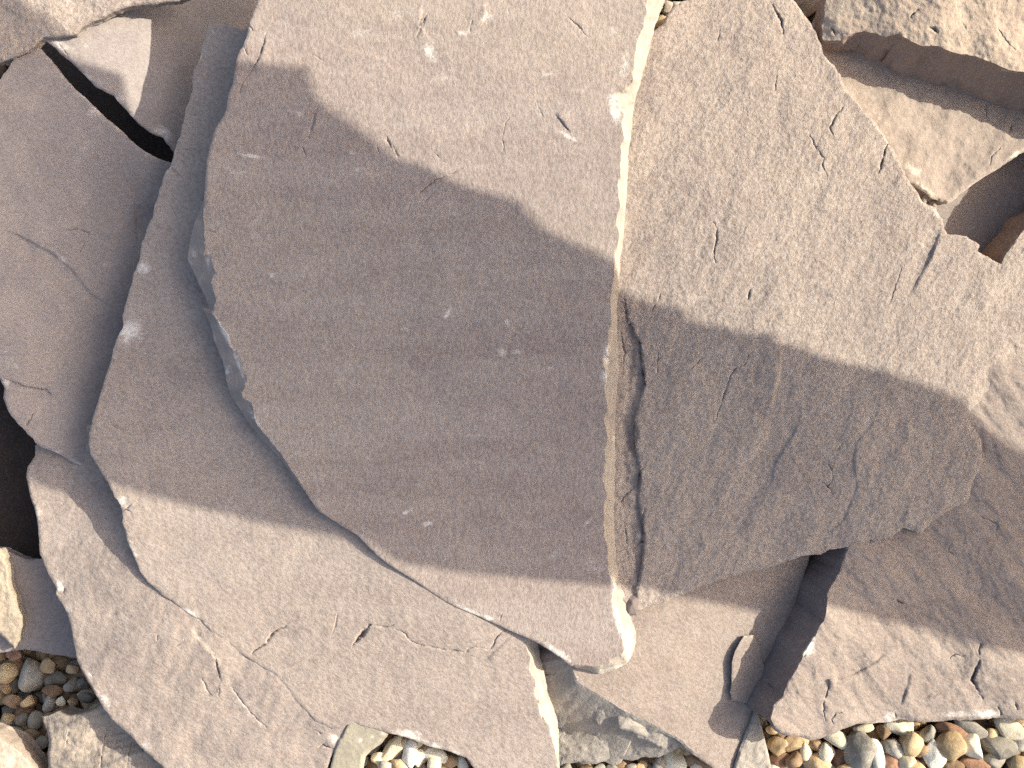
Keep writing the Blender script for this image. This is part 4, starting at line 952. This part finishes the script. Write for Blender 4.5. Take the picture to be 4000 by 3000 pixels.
def gravel():
    """everything under and around: uncountable gravel as one mesh"""
    rng = np.random.RandomState(5)
    VV = []; FF = []; n = 0; mi = []
    cols = ['tan', 'brown', 'grey', 'cream', 'rust', 'dark', 'orange', 'brown', 'tan']
    def put(X, Y, Z, r):
        nonlocal n
        v, f = LOW[rng.randint(len(LOW))]
        s = r * rng.uniform(0.75, 1.3, 3) * np.array([1, 1, 0.8])
        a = rng.uniform(0, 6.28); c, s_ = math.cos(a), math.sin(a)
        q = v * s
        q = np.stack([q[:, 0] * c - q[:, 1] * s_, q[:, 0] * s_ + q[:, 1] * c, q[:, 2]], -1) + np.array([X, Y, Z])
        VV.append(q); FF.extend((np.array(f) + n).tolist()); mi.extend([rng.randint(len(cols))] * len(f)); n += len(q)
    step = 0.0105
    for X in np.arange(-0.62, 0.62, step):
        for Y in np.arange(-0.52, 0.46, step):
            x = X + rng.uniform(-.5, .5) * step; y = Y + rng.uniform(-.5, .5) * step
            px = 2000 + x * 1000 * FPX / HC; py = 1500 - y * 1000 * FPX / HC
            cpx = min(max(px, 0), 4000); cpy = min(max(py, 0), 3000)
            gl = float(GLEVEL(np.array([cpx]), np.array([cpy]))[0])
            put(x, y, (gl - rng.uniform(5, 10)) / 1000, rng.uniform(0.0052, 0.0085))
            if gl > -25: put(x + 0.004, y + 0.003, (gl - rng.uniform(14, 18)) / 1000, rng.uniform(0.006, 0.009))
    me = bpy.data.meshes.new('gravel')
    me.from_pydata(np.vstack(VV).tolist(), [], FF)
    me.polygons.foreach_set('use_smooth', [True] * len(FF))
    for c in cols: me.materials.append(PM[c])
    me.polygons.foreach_set('material_index', mi)
    o = bpy.data.objects.new('gravel', me); COL.objects.link(o)
    o['kind'] = 'stuff'; o['label'] = 'mixed brown and cream flint gravel filling the ground under the stones'; o['category'] = 'gravel'
gravel()

# ------------------------------------------------------------------ added slab out of view, its outline shaped to throw the broad shadow
ZC = 390.0
def up(px, py, key=None, z=None):
    zz = float(SLABS[key][0](np.array([px]), np.array([py]))[0]) if key else z
    w = world_xyz(np.array([px]), np.array([py]), np.array([zz]))[0] * 1000
    t = ZC - zz
    return (w[0] + SUN_A * t, w[1] + SUN_B * t)
upper = [up(-250, -80, z=50), up(163, 54, 'F'), up(300, 240, 'E'), up(477, 293, 'E')]
upper += [up(x, y, 'A') for x, y in [(915, 228), (954, 232), (1063, 252), (1133, 260), (1204, 260), (1215, 304), (1225, 347), (1247, 391), (1307, 434), (1377, 483), (1442, 532), (1497, 575), (1551, 618), (1659, 646), (1741, 694), (1822, 727), (1931, 754), (2039, 790), (2090, 860), (2133, 903), (2226, 941), (2323, 984), (2396, 1017)]]
upper += [up(x, y, 'R') for x, y in [(2573, 1191), (2681, 1207), (2697, 1245), (2822, 1277), (2931, 1305), (3028, 1310), (3023, 1337), (3153, 1364), (3180, 1386), (3288, 1413), (3397, 1429), (3451, 1451), (3559, 1489), (3668, 1527), (3766, 1560)]]
upper += [up(x, y, 'L') for x, y in [(3949, 1736), (4000, 1758), (4400, 1900)]]
lower = [up(x, y, 'L') for x, y in [(4400, 2680), (4000, 2562), (3859, 2539), (3723, 2499), (3633, 2462), (3497, 2435), (3362, 2399), (3226, 2368)]]
lower += [up(2626, 2318, 'R'), up(2490, 2293, 'R')] 
lower += [up(x, y, 'A') for x, y in [(2380, 2288), (2200, 2272), (1900, 2248), (1700, 2225), (1560, 2200)]]
lower += [up(x, y, 'B') for x, y in [(1329, 2100), (1000, 2038), (859, 2002), (723, 1975), (588, 1935), (497, 1912), (430, 1889), (300, 1850)]]
lower += [up(150, 1800, z=50), up(-250, 1700, z=40)]
def shade_stone():
    # sort the two edges by x so that neighbouring slabs' readings never fold back
    def mono(L, rev):
        L = sorted(L, key=lambda p: p[0])
        return L[::-1] if rev else L
    U = upper
    ring = U + [(1150, U[-1][1] - 60), (1900, U[-1][1] - 150), (2000, -260), (1880, lower[0][1] - 120), (1150, lower[0][1] - 20)] + mono(lower, True)
    ring = np.array(ring)
    n = len(ring)
    c = ring.mean(0)
    top = np.hstack([ring + np.array([SUN_A, SUN_B]) * 28, np.full((n, 1), ZC + 28)]); mid = np.hstack([ring, np.full((n, 1), ZC)]); low = np.hstack([ring - np.array([SUN_A, SUN_B]) * 3, np.full((n, 1), ZC - 3)])
    V = np.vstack([low, mid, top]) / 1000
    F = [list(range(n))[::1], [2 * n + i for i in range(n)][::-1]]
    for r in (0, 1):
        for i in range(n):
            j = (i + 1) % n
            F.append([r * n + i, r * n + j, (r + 1) * n + j, (r + 1) * n + i])
    me = bpy.data.meshes.new('flagstone')
    o0 = np.array([1.45, 0.0, ZC / 1000 - 0.003])
    me.from_pydata((V - o0).tolist(), [], F); me.materials.append(BEIGE)
    o = bpy.data.objects.new('flagstone', me); COL.objects.link(o); o.location = o0
    tag(o, 'added unseen slab to the right, shaped to throw the shadow crossing the pile', 'flagstone')
    # added stack, also out of view, only there to hold the shadow slab
    r2 = random.Random(3)
    z = -0.045
    while z < ZC / 1000 - 0.004:
        h = min(0.055, ZC / 1000 - 0.004 - z)
        x0, x1 = 1.20 + r2.uniform(-.02, .02), 1.90 + r2.uniform(-.03, .03)
        y0, y1 = -0.42 + r2.uniform(-.02, .02), 0.20 + r2.uniform(-.02, .02)
        pts = []
        m = 28
        for k in range(m):
            a = k / m * 4
            s, f = int(a), a - int(a)
            p = [(x0 + f * (x1 - x0), y0), (x1, y0 + f * (y1 - y0)), (x1 - f * (x1 - x0), y1), (x0, y1 - f * (y1 - y0))][s]
            pts.append((p[0] + r2.uniform(-.008, .008), p[1] + r2.uniform(-.008, .008)))
        vs = [(p[0], p[1], z) for p in pts] + [(p[0], p[1], z + h - 0.002) for p in pts]
        fs = [list(range(m))[::-1], list(range(m, 2 * m))] + [[k, (k + 1) % m, m + (k + 1) % m, m + k] for k in range(m)]
        me = bpy.data.meshes.new('flagstone'); oo = Vector(((x0 + x1) / 2, (y0 + y1) / 2, z))
        me.from_pydata([tuple(Vector(v) - oo) for v in vs], [], fs); me.materials.append(BEIGE)
        so = bpy.data.objects.new('flagstone', me); COL.objects.link(so); so.location = oo
        tag(so, 'added unseen slab in the stack holding up the shadow caster', 'flagstone', 'added slabs holding up the shadow caster')
        z += h
shade_stone()
